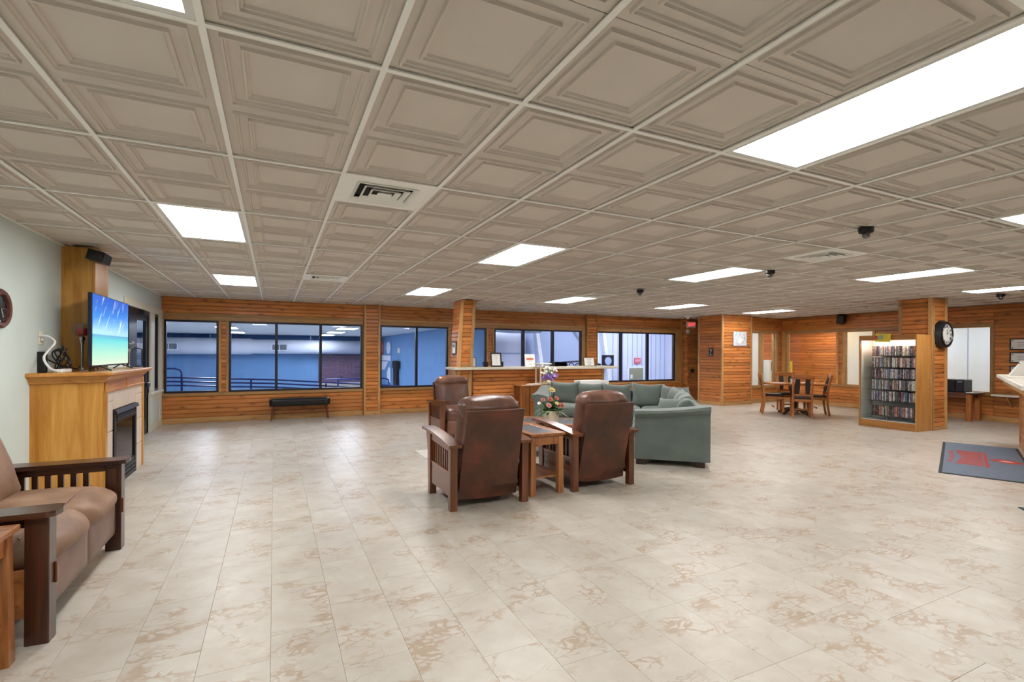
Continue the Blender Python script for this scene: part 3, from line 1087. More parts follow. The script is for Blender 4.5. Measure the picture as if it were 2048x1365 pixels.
# ---- right wall
RW = [(5.20, 6.75), (7.53, 8.21), (8.44, 9.87)]
rw = MB()
rw.box(X_R + .018, Y_F, 0, X_R + 0.12, YN, 0.62).box(X_R + .018, Y_F, 2.075, X_R + 0.12, YN, H)
ys = [Y_F] + [q for a, b in RW for q in (a, b)] + [YN]
for a, b in zip(ys[::2], ys[1::2]):
    rw.box(X_R + .018, a, 0.62, X_R + 0.12, b, 2.075)
wall_right = struct(rw.build('wall_right', 'pine_trim_y'))
planks(wall_right, 'x-', X_R, 5.14, YN, 2.155, H, split=3.2)
planks(wall_right, 'x-', X_R, 5.14, YN, 0.12, 0.55, split=3.2)
planks(wall_right, 'x-', X_R, 1.4, 5.14, 0.12, H, split=3.0)
planks(wall_right, 'x-', X_R, 6.82, 7.45, 0.62, 2.075)
planks(wall_right, 'x-', X_R, 8.28, 8.37, 0.62, 2.075)
board(wall_right, X_R - 0.012, 5.14, 2.075, X_R + 0.018, YN - 0.1, 2.155)
board(wall_right, X_R - 0.018, 5.14, 0.55, X_R + 0.018, YN - 0.1, 0.62)
board(wall_right, X_R - 0.012, 9.95, 0.55, X_R + 0.018, YN, 2.155)
for a, b in RW:
    board(wall_right, X_R - 0.012, a - 0.07, 0.62, X_R + 0.018, a, 2.075)
    board(wall_right, X_R - 0.012, b, 0.62, X_R + 0.018, b + 0.08, 2.075)
struct(board(None, X_R - 0.012, 1.4, 0.0, X_R + 0.018, YN, 0.12, name='baseboard_right'))
for k, (a, b) in enumerate(RW):
    frame_glass('window_%d' % (9 + k), 'x', X_R + 0.05, a, b, 0.62, 2.075, (), 0.012, 0.03, 'pine_trim', 'clear_glass')

# ---- clock column, boarded on the faces the lobby sees
cr = struct(MB().box(11.40, 5.02, 0, 11.90, 5.53, H).build('column', 'pine_trim'))
planks(cr, 'y-', 5.0, 11.45, 11.85, 0.06, H)
planks(cr, 'x-', 11.38, 5.06, 5.49, 0.06, H)
for a, b in ((11.375, 11.45), (11.85, 11.925)):
    board(cr, a, 4.985, 0, b, 5.02, H)
board(cr, 11.365, 4.985, 0, 11.40, 5.06, H)
board(cr, 11.365, 5.49, 0, 11.40, 5.55, H)
board(cr, 11.90, 4.99, 0, 11.925, 5.55, H)
board(cr, 11.45, 4.99, 0, 11.85, 5.02, 0.06)

# ---- slanted column at the end of the bar: leans to the left going down
LEAN = 0.055


def lx(z):
    return -LEAN * (H - z)


def lean_box(x0, y0, z0, x1, y1, z1):
    q = lambda z: [(x0 + lx(z), y0, z), (x1 + lx(z), y0, z), (x1 + lx(z), y1, z), (x0 + lx(z), y1, z)]
    return MB().hexa(q(z0), q(z1))


cm = struct(lean_box(3.53, 9.57, 0, 3.81, 10.02, H).build('column_slanted', 'pine_trim'))
n = 29
for k in range(n):
    z0, z1 = 0.06 + (H - 0.06) * k / n, 0.06 + (H - 0.06) * (k + 1) / n - 0.0015
    zm = (z0 + z1) / 2
    me = plank_mesh(0.30 - 0.1, z1 - z0)
    link('plank', me, cm, (3.57 + lx(zm), 9.55 + 0.018, z0))
    me = plank_mesh(0.42, z1 - z0)
    link('plank', me, cm, (3.51 + lx(zm) + 0.018, 10.02, z0), -PI / 2)
lean_box(3.505, 9.535, 0, 3.57, 9.57, H).build('trim_board', 'pine_trim', cm)
lean_box(3.765, 9.535, 0, 3.835, 9.57, H).build('trim_board', 'pine_trim', cm)
lean_box(3.50, 9.537, 0, 3.53, 9.60, H).build('trim_board', 'pine_trim', cm)
lean_box(3.57, 9.54, 1.145, 3.77, 9.57, 1.215).build('trim_board', 'pine_trim_x', cm)

# ---- oak post on the left wall behind the television
pl = struct(MB().box(X_L, 6.58, 1.0, -1.76, 7.02, H).build('column_oak', 'oak_side'))
MB().box(-1.765, 6.575, 1.0, -1.735, 7.025, H, 0.003).build('trim_board', 'oak_side', pl)

# ================================================================ ROOMS BEHIND THE GLASS
# pool hall: blue block walls, big white duct, troffers
PZ, PY, PX0, PX1 = 2.26, 26.0, -9.0, 5.06
struct(MB().box(PX0, PY, -1.2, PX1 + .1, PY + 0.1, 2.0).build('wall_pool_end', 'pool_blue'))
struct(MB().box(PX0, PY - 0.01, 2.0, PX1, PY + 0.1, PZ + .1).build('trim_4', 'pool_blue_dark'))
struct(MB().box(PX1, Y_B + 0.14, -1.2, PX1 + 0.1, PY, PZ + .1).build('wall_pool_side', 'pool_blue'))
struct(MB().box(PX0 - 0.1, 6, -1.2, PX0, PY, PZ + .1).build('wall_pool_left', 'pool_blue'))
struct(MB().box(PX0, 5.9, -1.2, X_L - 0.12, 6.0, PZ + .1).build('wall_pool_front', 'pool_blue'))
struct(MB().box(PX0, 6, PZ, X_L - 0.12, PY, PZ + 0.1).box(X_L - 0.12, Y_B + 0.14, PZ, PX1, PY, PZ + 0.1).build('ceiling_pool', 'pool_ceiling'))
struct(MB().box(PX0, 6, -0.9, X_L - 0.12, PY, -0.8).box(X_L - 0.12, Y_B + 0.14, -0.9, PX1, PY, -0.8).build('floor_pool', 'pool_floor'))
POOL_L = [(-6.5, 10), (-5.0, 15.5), (-5.0, 21), (-1.4, 14.3), (-1.4, 18.2), (-1.4, 22.4), (2.2, 13.6), (2.2, 17), (2.2, 20.4), (2.2, 23.8)]
POOL_N = [('far left', 'first'), ('far left', 'second'), ('far left', 'third'), ('middle', 'first'), ('middle', 'second'), ('middle', 'third'), ('right', 'first'), ('right', 'second'), ('right', 'third'), ('right', 'fourth')]
for k, (x, y) in enumerate(POOL_L):
    t = thing('pool_light', 'pool hall ceiling light, %s row, %s from the glass' % POOL_N[k], 'light', (x, y, PZ), 0, 'ceiling lights in the pool hall')
    MB().box(-0.31, -0.61, -0.03, 0.31, 0.61, -0.012).build('frame', 'lamp_white', t)
    MB().box(-0.28, -0.58, -0.036, 0.28, 0.58, -0.03).build('diffuser', 'lens_pool', t)
t = thing('air_duct', 'big round white air duct along the blue pool hall wall', 'duct', (0, 25.4, 1.70))
MB().tube([(-8.9, 0, 0), (-1.0, 0, 0), (-0.9, 0, 0), (5.0, 0, 0)], [0.37, 0.37, 0.33, 0.33], 24).build('duct_pipe', 'duct_white', t, smooth='all')
for x in (-4.1, 0.22, 4.3):
    v = MB().box(x - 0.36, -0.42, -0.20, x + 0.36, -0.30, 0.14).build('register', 'mural_white', t)
    MB().box(x - 0.30, -0.43, -0.15, x - 0.02, -0.41, 0.09).build('grille', 'ink_grey', v)
    MB().box(x + 0.02, -0.43, -0.15, x + 0.30, -0.41, 0.09).build('grille', 'ink_grey', v)
for x in (-7, -2.6, 1.6):
    MB().tube([(x, 0, 0.3), (x, 0, 0.56)], 0.02).build('hanger', 'steel', t)
# added block courses stand in for the lobby wood mirrored in the windows
br = struct(MB().box(2.0, PY - 0.04, -0.8, 5.05, PY - 0.005, 1.33).build('wall_reflection', 'grout'))
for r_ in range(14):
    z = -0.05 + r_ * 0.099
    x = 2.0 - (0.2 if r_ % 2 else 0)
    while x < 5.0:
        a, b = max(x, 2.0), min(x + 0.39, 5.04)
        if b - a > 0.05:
            MB().box(0, 0, 0, b - a, 0.03, 0.088).build('reflection_block', 'reflection_mauve', br, (a, PY - 0.07, z))
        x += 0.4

# navy pipe railing of the ramp outside the windows
t = thing('ramp_railing', 'navy pipe railing of a ramp outside the left windows', 'railing', (0, 13.2, 0))
MB().tube([(-4.0, 0, 1.06), (-2.05, 0, 1.06), (-1.95, 0, 1.03), (-1.91, 0, 0.96), (-1.905, 0, -0.8)], 0.022).build('newel', 'rail_navy', t, smooth=True)
for dz in (0.0, 0.09, 0.18):
    MB().tube([(-4.0, 0, 0.90 - dz), (-1.905, 0, 0.85 - dz), (0.0, 0, 0.765 - dz), (2.1, 0, 0.61 - dz), (4.6, 0, 0.42 - dz)], 0.02).build('rail', 'rail_navy', t, smooth=True)
for x in (-0.5, 1.2, 2.9):
    MB().tube([(x, 0, -0.8), (x, 0, 0.78 - 0.075 * (x + 0.5))], 0.022).build('post', 'rail_navy', t, smooth=True)
t = thing('pool_handrail', 'navy pool handrail with rounded end, seen in third window', 'railing', (3.0, 19.5, 0))
MB().tube([(-1.2, 0, 0.42), (0.95, 0, 0.42), (1.10, 0, 0.37), (1.13, 0, 0.2), (1.13, 0, -0.8)], 0.03).build('rail', 'rail_navy', t, smooth=True)
MB().tube([(-0.8, 0, -0.8), (-0.8, 0, 0.42)], 0.03).build('post', 'rail_navy', t, smooth=True)

# mural panel, black post box and thermostat on the pool hall side wall
t = thing('mural_panel', 'red white and blue painted mural on the pool hall side wall', 'mural', (PX1 - 0.01, 24.55, 0))
MB().box(-0.01, -1.2, 0.0, 0.0, 1.2, 2.0).build('panel', 'pool_blue', t)
MB().box(-0.02, 0.45, 1.35, -0.01, 1.15, 2.0).build('red_field', 'mural_red', t)
MB().box(-0.02, -1.1, 1.05, -0.01, 1.15, 1.30).build('white_band', 'mural_white', t)
MB().prism([(-0.6 + 0.45 * math.cos(a * PI / 8), 1.68 + 0.3 * math.sin(a * PI / 8)) for a in range(16)], -0.02, -0.01, 'x').build('white_disc', 'mural_white', t)
MB().prism([(-1.1, 0.0), (-0.4, 0.0), (-0.3, 0.45), (-0.7, 0.75), (-1.0, 0.7)], -0.02, -0.01, 'x').build('white_shape', 'mural_white', t)
MB().prism([(0.2, 0.6), (1.15, 0.55), (1.15, 1.0), (-0.6, 1.0), (-0.2, 0.85)], -0.02, -0.01, 'x').build('white_sweep', 'mural_white', t)
t = thing('phone_post', 'tall black post with box by the pool hall side wall', 'post', (PX1 - 0.02, 22.0, -0.8))
MB().box(-0.12, -0.25, 0, 0, 0.35, 1.88).build('post', 'black_plastic', t)
MB().box(-0.2, -0.5, 1.55, -0.0, 0.2, 1.86).build('box', 'black_plastic', t)
tag(MB().box(PX1 - 0.05, 21.5, 1.42, PX1, 21.9, 1.65, 0.01).build('thermostat_box', 'ivory'), 'ivory box on the pool hall wall above the black post', 'control box')

# notice sheet inside the pool hall, seen through the glass door
t = thing('notice_sign', 'blue headed NOTICE sheet on a stand seen through the glass door', 'sign', (-2.63, 12.5, -0.8))
MB().tube([(0, 0.02, 0.02), (0, 0.02, 2.5)], 0.02).build('stand_post', 'steel', t, smooth=True)
MB().lathe([(0.2, 0), (0.2, 0.02), (0.03, 0.05), (0.0, 0.05)], 20, (0, 0.02, 0)).build('stand_base', 'steel', t, smooth=True)
MB().box(-0.18, -0.012, 1.86, 0.18, 0.0, 2.56).build('sheet', 'white_paper', t)
MB().box(-0.18, -0.016, 2.42, 0.18, -0.012, 2.56).build('heading', 'sign_blue', t)
lettering('lettering', 'NOTICE', 0.088, 'white_paper', t, Matrix.Translation((0.0, -0.017, 2.485)) @ FACE_YM, 0.0006, 0.002)
for k in range(9):
    MB().box(-0.15, -0.0135, 2.36 - k * 0.055, 0.02 + 0.12 * ((k * 7) % 3) / 2, -0.012, 2.372 - k * 0.055).build('text_line', 'ink_grey', t)

# entrance hall behind the windows over the bar: pale boarded walls, leaning white legs, door
BY = 15.2
HZ = -1.15            # the hall floor lies lower than the lobby
struct(MB().box(PX1 + 0.1, BY, HZ, 14.6, BY + 0.1, 3.2).build('wall_hall_end', 'pale_wall'))
struct(MB().box(14.5, Y_B + .14, HZ, 14.6, BY, 3.2).build('wall_hall_right', 'pale_wall'))
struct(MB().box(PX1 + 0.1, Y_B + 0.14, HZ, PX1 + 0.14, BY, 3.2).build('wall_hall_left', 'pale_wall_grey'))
struct(MB().box(PX1 + 0.1, Y_B + 0.14, HZ - 0.1, 14.6, BY, HZ).build('floor_hall', 'pool_floor'))
struct(MB().box(PX1 + 0.1, Y_B + 0.14, 3.2, 14.6, BY + .1, 3.3).box(PX1 + 0.1, Y_B + 0.14, H + .1, 14.6, Y_B + .2, 3.3).build('ceiling_hall', 'pale_wall'))
hb = struct(MB().box(8.0, BY - 0.02, HZ, 10.85, BY, 3.2).build('trim_5', 'pale_wall_grey'))
for x in [11.75 + 0.235 * k for k in range(12)]:
    MB().box(x, BY - 0.014, HZ, x + 0.022, BY, 3.2).build('batten', 'pale_wall_grey', hb)
MB().box(PX1 + .14, BY - 0.02, 1.42, 8.0, BY, 1.46).build('rail_strip', 'pale_wall_grey', hb)
for k, (x, y) in enumerate(((6.6, 13.4), (9.6, 13.2), (12.4, 13.4))):
    t = thing('hall_light', ('left', 'middle', 'right')[k] + ' ceiling light in the pale entrance hall behind the bar windows', 'light', (x, y, 3.2), 0, 'ceiling lights in the entrance hall')
    MB().box(-0.65, -0.34, -0.04, 0.65, 0.34, 0.0).build('frame', 'lamp_white', t)
    MB().box(-0.62, -0.31, -0.046, 0.62, 0.31, -0.04).build('diffuser', 'lens_side', t)
for xb, xt, wb_, lab in ((8.64, 7.96, 0.16, 'leaning white beam behind the second window pane over the bar'), (11.43, 10.75, 0.17, 'leaning white beam behind the window at the right end of the bar')):
    m = MB()
    m.hexa([(xb, 14.7, HZ), (xb + wb_, 14.7, HZ), (xb + wb_, 14.95, HZ), (xb, 14.95, HZ)],
           [(xt, 14.7, 3.2), (xt + wb_ * .7, 14.7, 3.2), (xt + wb_ * .7, 14.95, 3.2), (xt, 14.95, 3.2)])
    tag(m.build('leaning_beam', 'mural_white'), lab, 'beam')
t = thing('door_2', None, None, (12.85, BY - 0.02, HZ))
struct(t)
MB().box(-0.34, -0.04, 0, 0.34, 0.0, 2.03).build('door_leaf', 'olive_door', t)
MB().box(-0.42, -0.03, 0, -0.34, 0.02, 2.10).build('door_jamb', 'mural_white', t)
MB().box(0.34, -0.03, 0, 0.42, 0.02, 2.10).build('door_jamb', 'mural_white', t)
MB().box(-0.34, -0.03, 2.03, 0.34, 0.02, 2.10).build('door_head', 'mural_white', t)
MB().box(-0.29, -0.05, 1.62, -0.19, -0.04, 1.78).build('door_notice', 'white_paper', t)
t = thing('exit_sign', 'small pink-red exit sign above the olive door behind the glass', 'exit sign', (12.93, BY - 0.03, 1.17))
MB().box(-0.15, -0.03, -0.11, 0.15, 0.03, 0.11, 0.008).build('housing', 'mural_red', t)
lettering('lettering', 'EXIT', 0.13, 'mural_white', t, Matrix.Translation((0, -0.032, 0)) @ FACE_YM)
t = thing('iron_railing', 'dark navy scrolled iron railing behind the bar windows', 'railing', (9.5, 14.2, HZ))
MB().tube([(-0.95, 0, 2.20), (-0.6, 0, 2.29), (0, 0, 2.32), (0.6, 0, 2.29), (0.95, 0, 2.20)], 0.03).build('top_rail', 'navy_frame', t, smooth=True)
MB().box(-0.95, -0.03, 2.01, 0.95, 0.03, 2.07).build('lower_rail', 'navy_frame', t)
for k in range(7):
    x = -0.78 + k * 0.26
    MB().tube([(x + 0.1 * math.cos(a * PI / 6), 0, 2.16 + 0.1 * math.sin(a * PI / 6)) for a in range(13)], 0.018, 6).build('scroll', 'navy_frame', t, smooth=True)
for x in (-0.9, 0.9):
    MB().box(x - 0.03, -0.03, 0, x + 0.03, 0.03, 2.20).build('post', 'navy_frame', t)
t = thing('brace_cables', 'thin crossing brace cables on the pale hall wall', 'cable', (10.2, BY - 0.05, 0))
for a, b in (((-0.6, 0, 2.6), (0.35, 0, 1.5)), ((-0.5, 0, 2.6), (0.42, 0, 1.5)), ((0.4, 0, 1.55), (-0.2, 0, 0.9))):
    MB().tube([a, b], 0.012, 6).build('cable', 'ink_grey', t)
t = thing('foil_duct', 'crinkled silver duct near the hall ceiling behind the bar window', 'duct', (6.6, 14.3, 2.33))
MB().tube([(-1.2, 0, 0), (-0.4, 0, 0.02), (0.4, 0, -0.02), (1.45, 0, 0)], 0.22, 14).build('pipe', 'foil', t, smooth='all')
MB().tube([(-0.9, 0, 0.2), (-0.9, 0, 0.87)], 0.01).tube([(1.1, 0, 0.2), (1.1, 0, 0.87)], 0.01).build('strap', 'steel', t)
t = thing('poster_board', 'dark blue patterned poster on the leaning beam in the hall', 'poster', (11.13, 14.68, 0.95))
MB().box(-0.26, -0.02, 0, 0.26, 0.02, 0.44).build('board', 'navy_frame', t)
MB().prism([(0.15 * math.cos(a * PI / 6), 0.22 + 0.15 * math.sin(a * PI / 6)) for a in range(12)], -0.03, -0.02, 'y').build('emblem', 'pale_wall_grey', t)

# office behind the right wall and the nook
struct(MB().box(16.2, 1.0, 0, 16.3, 9.45, H + .1).build('wall_office_white', 'white_wall'))
wo = struct(MB().box(16.22, 9.45, 0, 16.3, 11.3, H + .1).build('wall_office_wood', 'pine_trim_y'))
planks(wo, 'x-', 16.2, 9.45, 11.2, 0.3, H)
wo2 = struct(MB().box(12.5, 11.22, 0, 14.84, 11.3, H + .1).build('wall_office_end', 'white_wall'))
wo3 = struct(MB().box(14.84, 11.22, 0, 16.3, 11.3, H + .1).build('wall_office_end_wood', 'pine_trim_x'))
planks(wo3, 'y-', 11.2, 14.92, 16.2, 0.3, H)
board(wo3, 14.82, 11.18, 0, 14.92, 11.22, H)
struct(MB().box(12.5, 10.6, 0, 12.6, 11.3, H).box(14.34, 1.0, 0, 16.3, 1.1, H).build('wall_office_return', 'white_wall'))
struct(MB().box(14.34, 1.0, -0.1, 16.3, 11.3, 0.0).box(12.5, 10.18, -0.1, 14.34, 11.3, 0.0).build('floor_office', 'slab_cream'))
for x in (5.55, 6.35):
    MB().box(16.19, x, 0, 16.2, x + 0.012, H).build('panel_seam', 'pale_wall_grey', wall_right)
for k, (x, y, mt) in enumerate(((15.3, 5.2, 'lens_office'), (15.3, 7.4, 'lens_office'), (13.6, 10.7, 'lens_office'), (15.4, 9.6, 'lens_warm'))):
    t = thing('office_light', ('office ceiling light behind the window right of the clock column', 'office ceiling light behind the window left of the video cabinet', 'office ceiling light behind the narrow nook opening', 'warm office ceiling light behind the wide opening over the dining table')[k], 'light', (x, y, H), 0, 'office ceiling lights')
    MB().box(-0.31, -0.4, -0.02, 0.31, 0.4, 0.04).build('frame', 'lamp_white', t)
    MB().box(-0.28, -0.37, -0.026, 0.28, 0.37, -0.02).build('diffuser', mt, t)
t = thing('paper_dispenser', 'white towel dispenser with navy panel behind the nook opening', 'dispenser', (15.02, 11.06, 0.3))
MB().box(-0.15, -0.10, 0, 0.15, 0.12, 0.95, 0.01).build('cabinet', 'white_plastic', t)
MB().box(-0.05, -0.115, 0.6, 0.15, -0.10, 0.90).build('panel', 'navy_frame', t)
tag(MB().box(15.36, 10.52, 0, 15.41, 10.58, 1.22, 0.006).build('yellow_post', 'sign_yellow'), 'yellow upright strip behind the opening over the dining table', 'post')


# ================================================================ FURNITURE
def recliner(label):
    """mission recliner; local frame: faces +y, rear posts at y=0, centre x=0"""
    t = thing('recliner', label, 'armchair', group='mission style leather recliners')
    W, D, p = 0.40, 0.86, 0.07
    for s in (-1, 1):
        x0, x1 = (s * W, s * (W - p))
        MB().box(x0, 0, 0, x1, p, 0.582, 0.004).build('leg', 'mission_wood', t)
        MB().box(x0, 0.64, 0, x1, 0.715, 0.62, 0.004).build('leg', 'mission_wood', t)
        m = MB()      # corbel in front of the post
        m.prism([(0.715, 0.15), (0.735, 0.15), (0.75, 0.45), (0.80, 0.63), (0.715, 0.63)], min(x0, x1) + .006, max(x0, x1) - .006, 'x')
        m.build('corbel', 'mission_wood', t)
        # bowed arm board
        rings = []
        ys = [-0.035 + (D + 0.035) * k / 10 for k in range(11)]
        for y in ys:
            u = (y + 0.035) / (D + 0.035)
            z = 0.580 + 0.062 * math.sin(u * 1.25 * PI / 2.2)
            a, b = s * (W + 0.025), s * (W - p - 0.03)
            a, b = min(a, b), max(a, b)
            rings.append([(a, y, z), (b, y, z), (b, y, z + 0.028), (a, y, z + 0.028)])
        MB().loft(rings).build('arm', 'mission_wood_h', t)
        # rails and panel
        xa, xb = s * (W - 0.012), s * (W - p + 0.02)
        MB().prism([(p, 0.535), (0.64, 0.56), (0.64, 0.636), (0.35, 0.618), (p, 0.585)], min(xa, xb), max(xa, xb), 'x').build('arm_rail', 'mission_wood_h', t)
        MB().box(xa, p, 0.12, xb, 0.64, 0.335, 0.003).build('side_panel', 'mission_wood_h', t)
        MB().box(s * (W - 0.008), p, 0.33, s * (W - p + 0.016), 0.64, 0.35, 0.002).build('lower_rail', 'mission_wood_h', t)
        for k in range(8):
            y = 0.115 + k * 0.0685
            MB().box(s * (W - 0.026), y - 0.011, 0.345, s * (W - p + 0.032), y + 0.011, 0.59).build('slat', 'mission_wood', t)
    # upholstery
    M = Matrix.Translation((0, 0.44, 0.30))
    MB().soft(0.62, 0.66, 0.22, 0.06, (10, 10, 5), (0, 0.02, 0.03), 0.012, 3, M).build('seat_cushion', 'leather_brown', t, smooth='all')
    MB().soft(0.63, 0.56, 0.22, 0.02, (6, 6, 3), (0, 0, 0), 0.0, 1, Matrix.Translation((0, 0.42, 0.08))).build('seat_base', 'leather_back', t, smooth='all')
    MB().soft(0.60, 0.08, 0.27, 0.03, (8, 3, 5), (0, 0.015, 0), 0.004, 5, Matrix.Translation((0, 0.73, 0.08))).build('footrest', 'leather_brown', t, smooth='all')
    # outside back: leaning leather panel with a loose skirt
    rings = []
    n = 14
    for k in range(n + 1):
        u = k / n
        z = 0.075 + 0.845 * u
        y = 0.085 - 0.215 * u - (0.02 if k == 0 else 0)
        hw = 0.297 - 0.012 * u
        ring = []
        th = 0.075
        for q in range(13):
            v = -1 + q / 6
            wv = 0.04 * math.exp(-((u - 0.12 - 0.03 * math.sin(v * 2.5)) / 0.06) ** 2) * (0.7 + 0.3 * math.sin(v * 2.2 + 0.6)) if u < 0.4 else 0
            ring.append((v * hw, y - wv - 0.012 * (1 - v * v), z + (0.012 * v * v if k == 0 else 0)))
        ring += [(hw, y + th, z), (-hw, y + th, z)]
        rings.append(ring)
    MB().loft(rings).build('back_panel', 'leather_back', t, smooth=True)
    Ml = Matrix.Translation((0, 0.20, 0.40)) @ Matrix.Rotation(R(14.3), 4, 'X')
    MB().soft(0.60, 0.19, 0.58, 0.08, (10, 6, 10), (0, 0.03, 0), 0.012, 9, Ml).build('back_cushion', 'leather_brown', t, smooth='all')
    Ml = Matrix.Translation((0, 0.085, 0.835)) @ Matrix.Rotation(R(14.3), 4, 'X')
    MB().soft(0.60, 0.24, 0.19, 0.092, (14, 8, 8), (0, 0.015, 0.01), 0.012, 11, Ml, 0.012).build('headrest', 'leather_brown', t, smooth='all')
    MB().tube([(-0.33, 0.10, 0.335), (-0.30, 0.08, 0.335)], 0.008, 6).build('latch', 'ivory', t)
    return t


chair = recliner('brown leather recliner seen from behind, left of the small slate-topped side table')
chair.location = (1.848, 4.205, 0)
dup(chair, (3.215, 4.285, 0), 0, 'brown leather recliner seen from behind, right of the side table, by the green sofa')
dup(chair, (2.855, 8.33, 0), PI, 'brown leather recliner facing the camera in front of the slanted column')


def side_table(label):
    """slate topped side table, origin at its centre; x 0.41 wide, y 0.70 deep"""
    t = thing('side_table', label, 'side table', group='mission side tables')
    W, D, Z = 0.205, 0.36, 0.63
    m = MB()
    m.box(-W, -D, Z - 0.028, W, -D + 0.075, Z, 0.004).box(-W, D - 0.075, Z - 0.028, W, D, Z, 0.004)
    m.box(-W, -D + 0.075, Z - 0.028, -W + 0.075, D - 0.075, Z, 0.004).box(W - 0.075, -D + 0.075, Z - 0.028, W, D - 0.075, Z, 0.004)
    m.build('top', 'side_table_wood_h', t)
    MB().box(-W + 0.075, -D + 0.075, Z - 0.02, W - 0.075, D - 0.075, Z - 0.003, 0.002).build('slate_inlay', 'slate', t)
    for sx in (-1, 1):
        for sy in (-1, 1):
            q = lambda z, a, i: [(sx * (W - i) - a / 2, sy * (D - 0.055) - a / 2, z), (sx * (W - i) + a / 2, sy * (D - 0.055) - a / 2, z),
                                 (sx * (W - i) + a / 2, sy * (D - 0.055) + a / 2, z), (sx * (W - i) - a / 2, sy * (D - 0.055) + a / 2, z)]
            MB().hexa(q(0, 0.062, 0.04), q(Z - 0.028, 0.052, 0.045)).build('leg', 'side_table_wood', t)
    for s in (-1, 1):
        MB().box(-W + 0.06, s * (D - 0.045) - 0.012, Z - 0.12, W - 0.06, s * (D - 0.045) + 0.012, Z - 0.028).build('apron', 'side_table_wood', t)
        MB().box(s * (W - 0.04) - 0.011, -D + 0.08, Z - 0.12, s * (W - 0.04) + 0.011, D - 0.08, Z - 0.028).build('apron', 'side_table_wood_h', t)
        MB().box(s * (W - 0.045) - 0.012, -D + 0.08, 0.14, s * (W - 0.045) + 0.012, D - 0.08, 0.20).build('stretcher', 'side_table_wood_h', t)
    MB().box(-W + 0.05, -D + 0.07, 0.165, W - 0.05, D - 0.07, 0.185, 0.002).build('shelf', 'side_table_wood_h', t)
    return t


tb = side_table('small slate-topped wooden side table between the two recliners seen from behind')
tb.location = (2.53, 4.66, 0)
dup(tb, (-1.285, 2.69, 0), 0, 'wooden side table cut off by the left edge, beside the tan loveseat')
dup(tb, (3.56, 7.75, 0), 0, 'wooden side table half hidden behind the left recliner, in front of the bar')

# ---- loveseat in the left foreground, facing +x
t = thing('loveseat', 'tan suede loveseat with dark slatted wooden arms at the left edge', 'loveseat', (-1.03, 3.815, 0))
for s in (-1, 1):
    y0 = s * 0.63
    ya, yb = y0 - 0.05, y0 + 0.05
    MB().box(-0.07, ya + .004, 0, 0.025, yb - .004, 0.625, 0.004).build('leg', 'mission_dark', t)
    MB().box(-0.92, ya + .004, 0, -0.84, yb - .004, 0.64, 0.004).build('leg', 'mission_dark', t)
    m = MB()
    pr = [(-0.95, ya - 0.03), (0.02, ya - 0.03), (0.055, ya - 0.015), (0.065, y0), (0.055, yb + 0.015), (0.02, yb + 0.03), (-0.95, yb + 0.03)]
    m.prism(pr, 0.63, 0.658)
    m.build('arm', 'mission_dark_h', t)
    MB().box(-0.84, y0 - 0.02, 0.575, -0.07, y0 + 0.02, 0.63).build('arm_rail', 'mission_dark_h', t)
    MB().box(-0.84, y0 - 0.02, 0.13, -0.07, y0 + 0.02, 0.36).build('side_panel', 'side_table_wood_h' if s < 0 else 'mission_dark_h', t)
    for k in range(9):
        x = -0.75 + k * 0.07
        MB().box(x - 0.016, y0 - 0.01, 0.36, x + 0.016, y0 + 0.01, 0.58).build('slat', 'mission_dark', t)
    MB().box(0.025, y0 - s * 0.03 - 0.012, 0.27, 0.036, y0 - s * 0.03 + 0.012, 0.375, 0.003).build('tenon', 'mission_wood', t)
    MB().box(-0.05, y0 - s * 0.052, 0.09, 0.0, y0 - s * 0.056, 0.60).build('leg_groove', 'mission_dark', t)
for k, s in enumerate((-1, 1)):
    M = Matrix.Translation((-0.40, s * 0.29, 0.31))
    sc = MB().soft(0.80, 0.575, 0.185, 0.085, (14, 12, 8), (0.04, 0.0, 0.03), 0.014, 2 + k, M).build('seat_cushion', 'leather_tan', t, smooth='all')
    sm = [(-0.40 + 0.265, s * 0.29 + yy * 0.2875, 0.495 + 0.03 * 0.56 * (1 - yy * yy) - 0.05 * max(0, abs(yy) - 0.75) ** 1.3) for yy in [-0.9 + 0.15 * q for q in range(13)]]
    MB().tube(sm, 0.0035, 6).build('seam', 'leather_taupe', sc, smooth=True)
    M = Matrix.Translation((-0.585, s * 0.29, 0.42)) @ Matrix.Rotation(R(-19), 4, 'Y')
    MB().soft(0.23, 0.58, 0.56, 0.10, (8, 12, 12), (0.04, 0, 0.01), 0.018, 6 + k, M).build('back_cushion', 'leather_tan', t, smooth='all')
    MB().soft(0.05, 0.585, 0.235, 0.012, (3, 8, 6), (0.006, 0, 0), 0.002, k, Matrix.Translation((-0.03, s * 0.288, 0.125))).build('front_panel', 'leather_taupe', t, smooth='all')
MB().box(-0.82, -0.58, 0.13, -0.06, 0.58, 0.31).build('seat_base', 'leather_taupe', t)
q0 = [(-0.86, -0.58, 0.2), (-0.80, -0.58, 0.2), (-0.80, 0.58, 0.2), (-0.86, 0.58, 0.2)]
q1 = [(-0.96, -0.58, 0.90), (-0.90, -0.58, 0.90), (-0.90, 0.58, 0.90), (-0.96, 0.58, 0.90)]
MB().hexa(q0, q1).build('back_frame', 'leather_taupe', t)

# ---- green sectional sofa, turned towards the fireplace
SA = math.atan2(-0.652, 0.758)
t = thing('sectional_sofa', 'grey-green suede corner sofa with loose back pillows behind the recliners', 'sofa', (4.27, 5.06, 0), SA)
LB, LA, DP = 3.30, -1.83, 0.92      # local x: front to back of the near wing; local y: away from the near arm


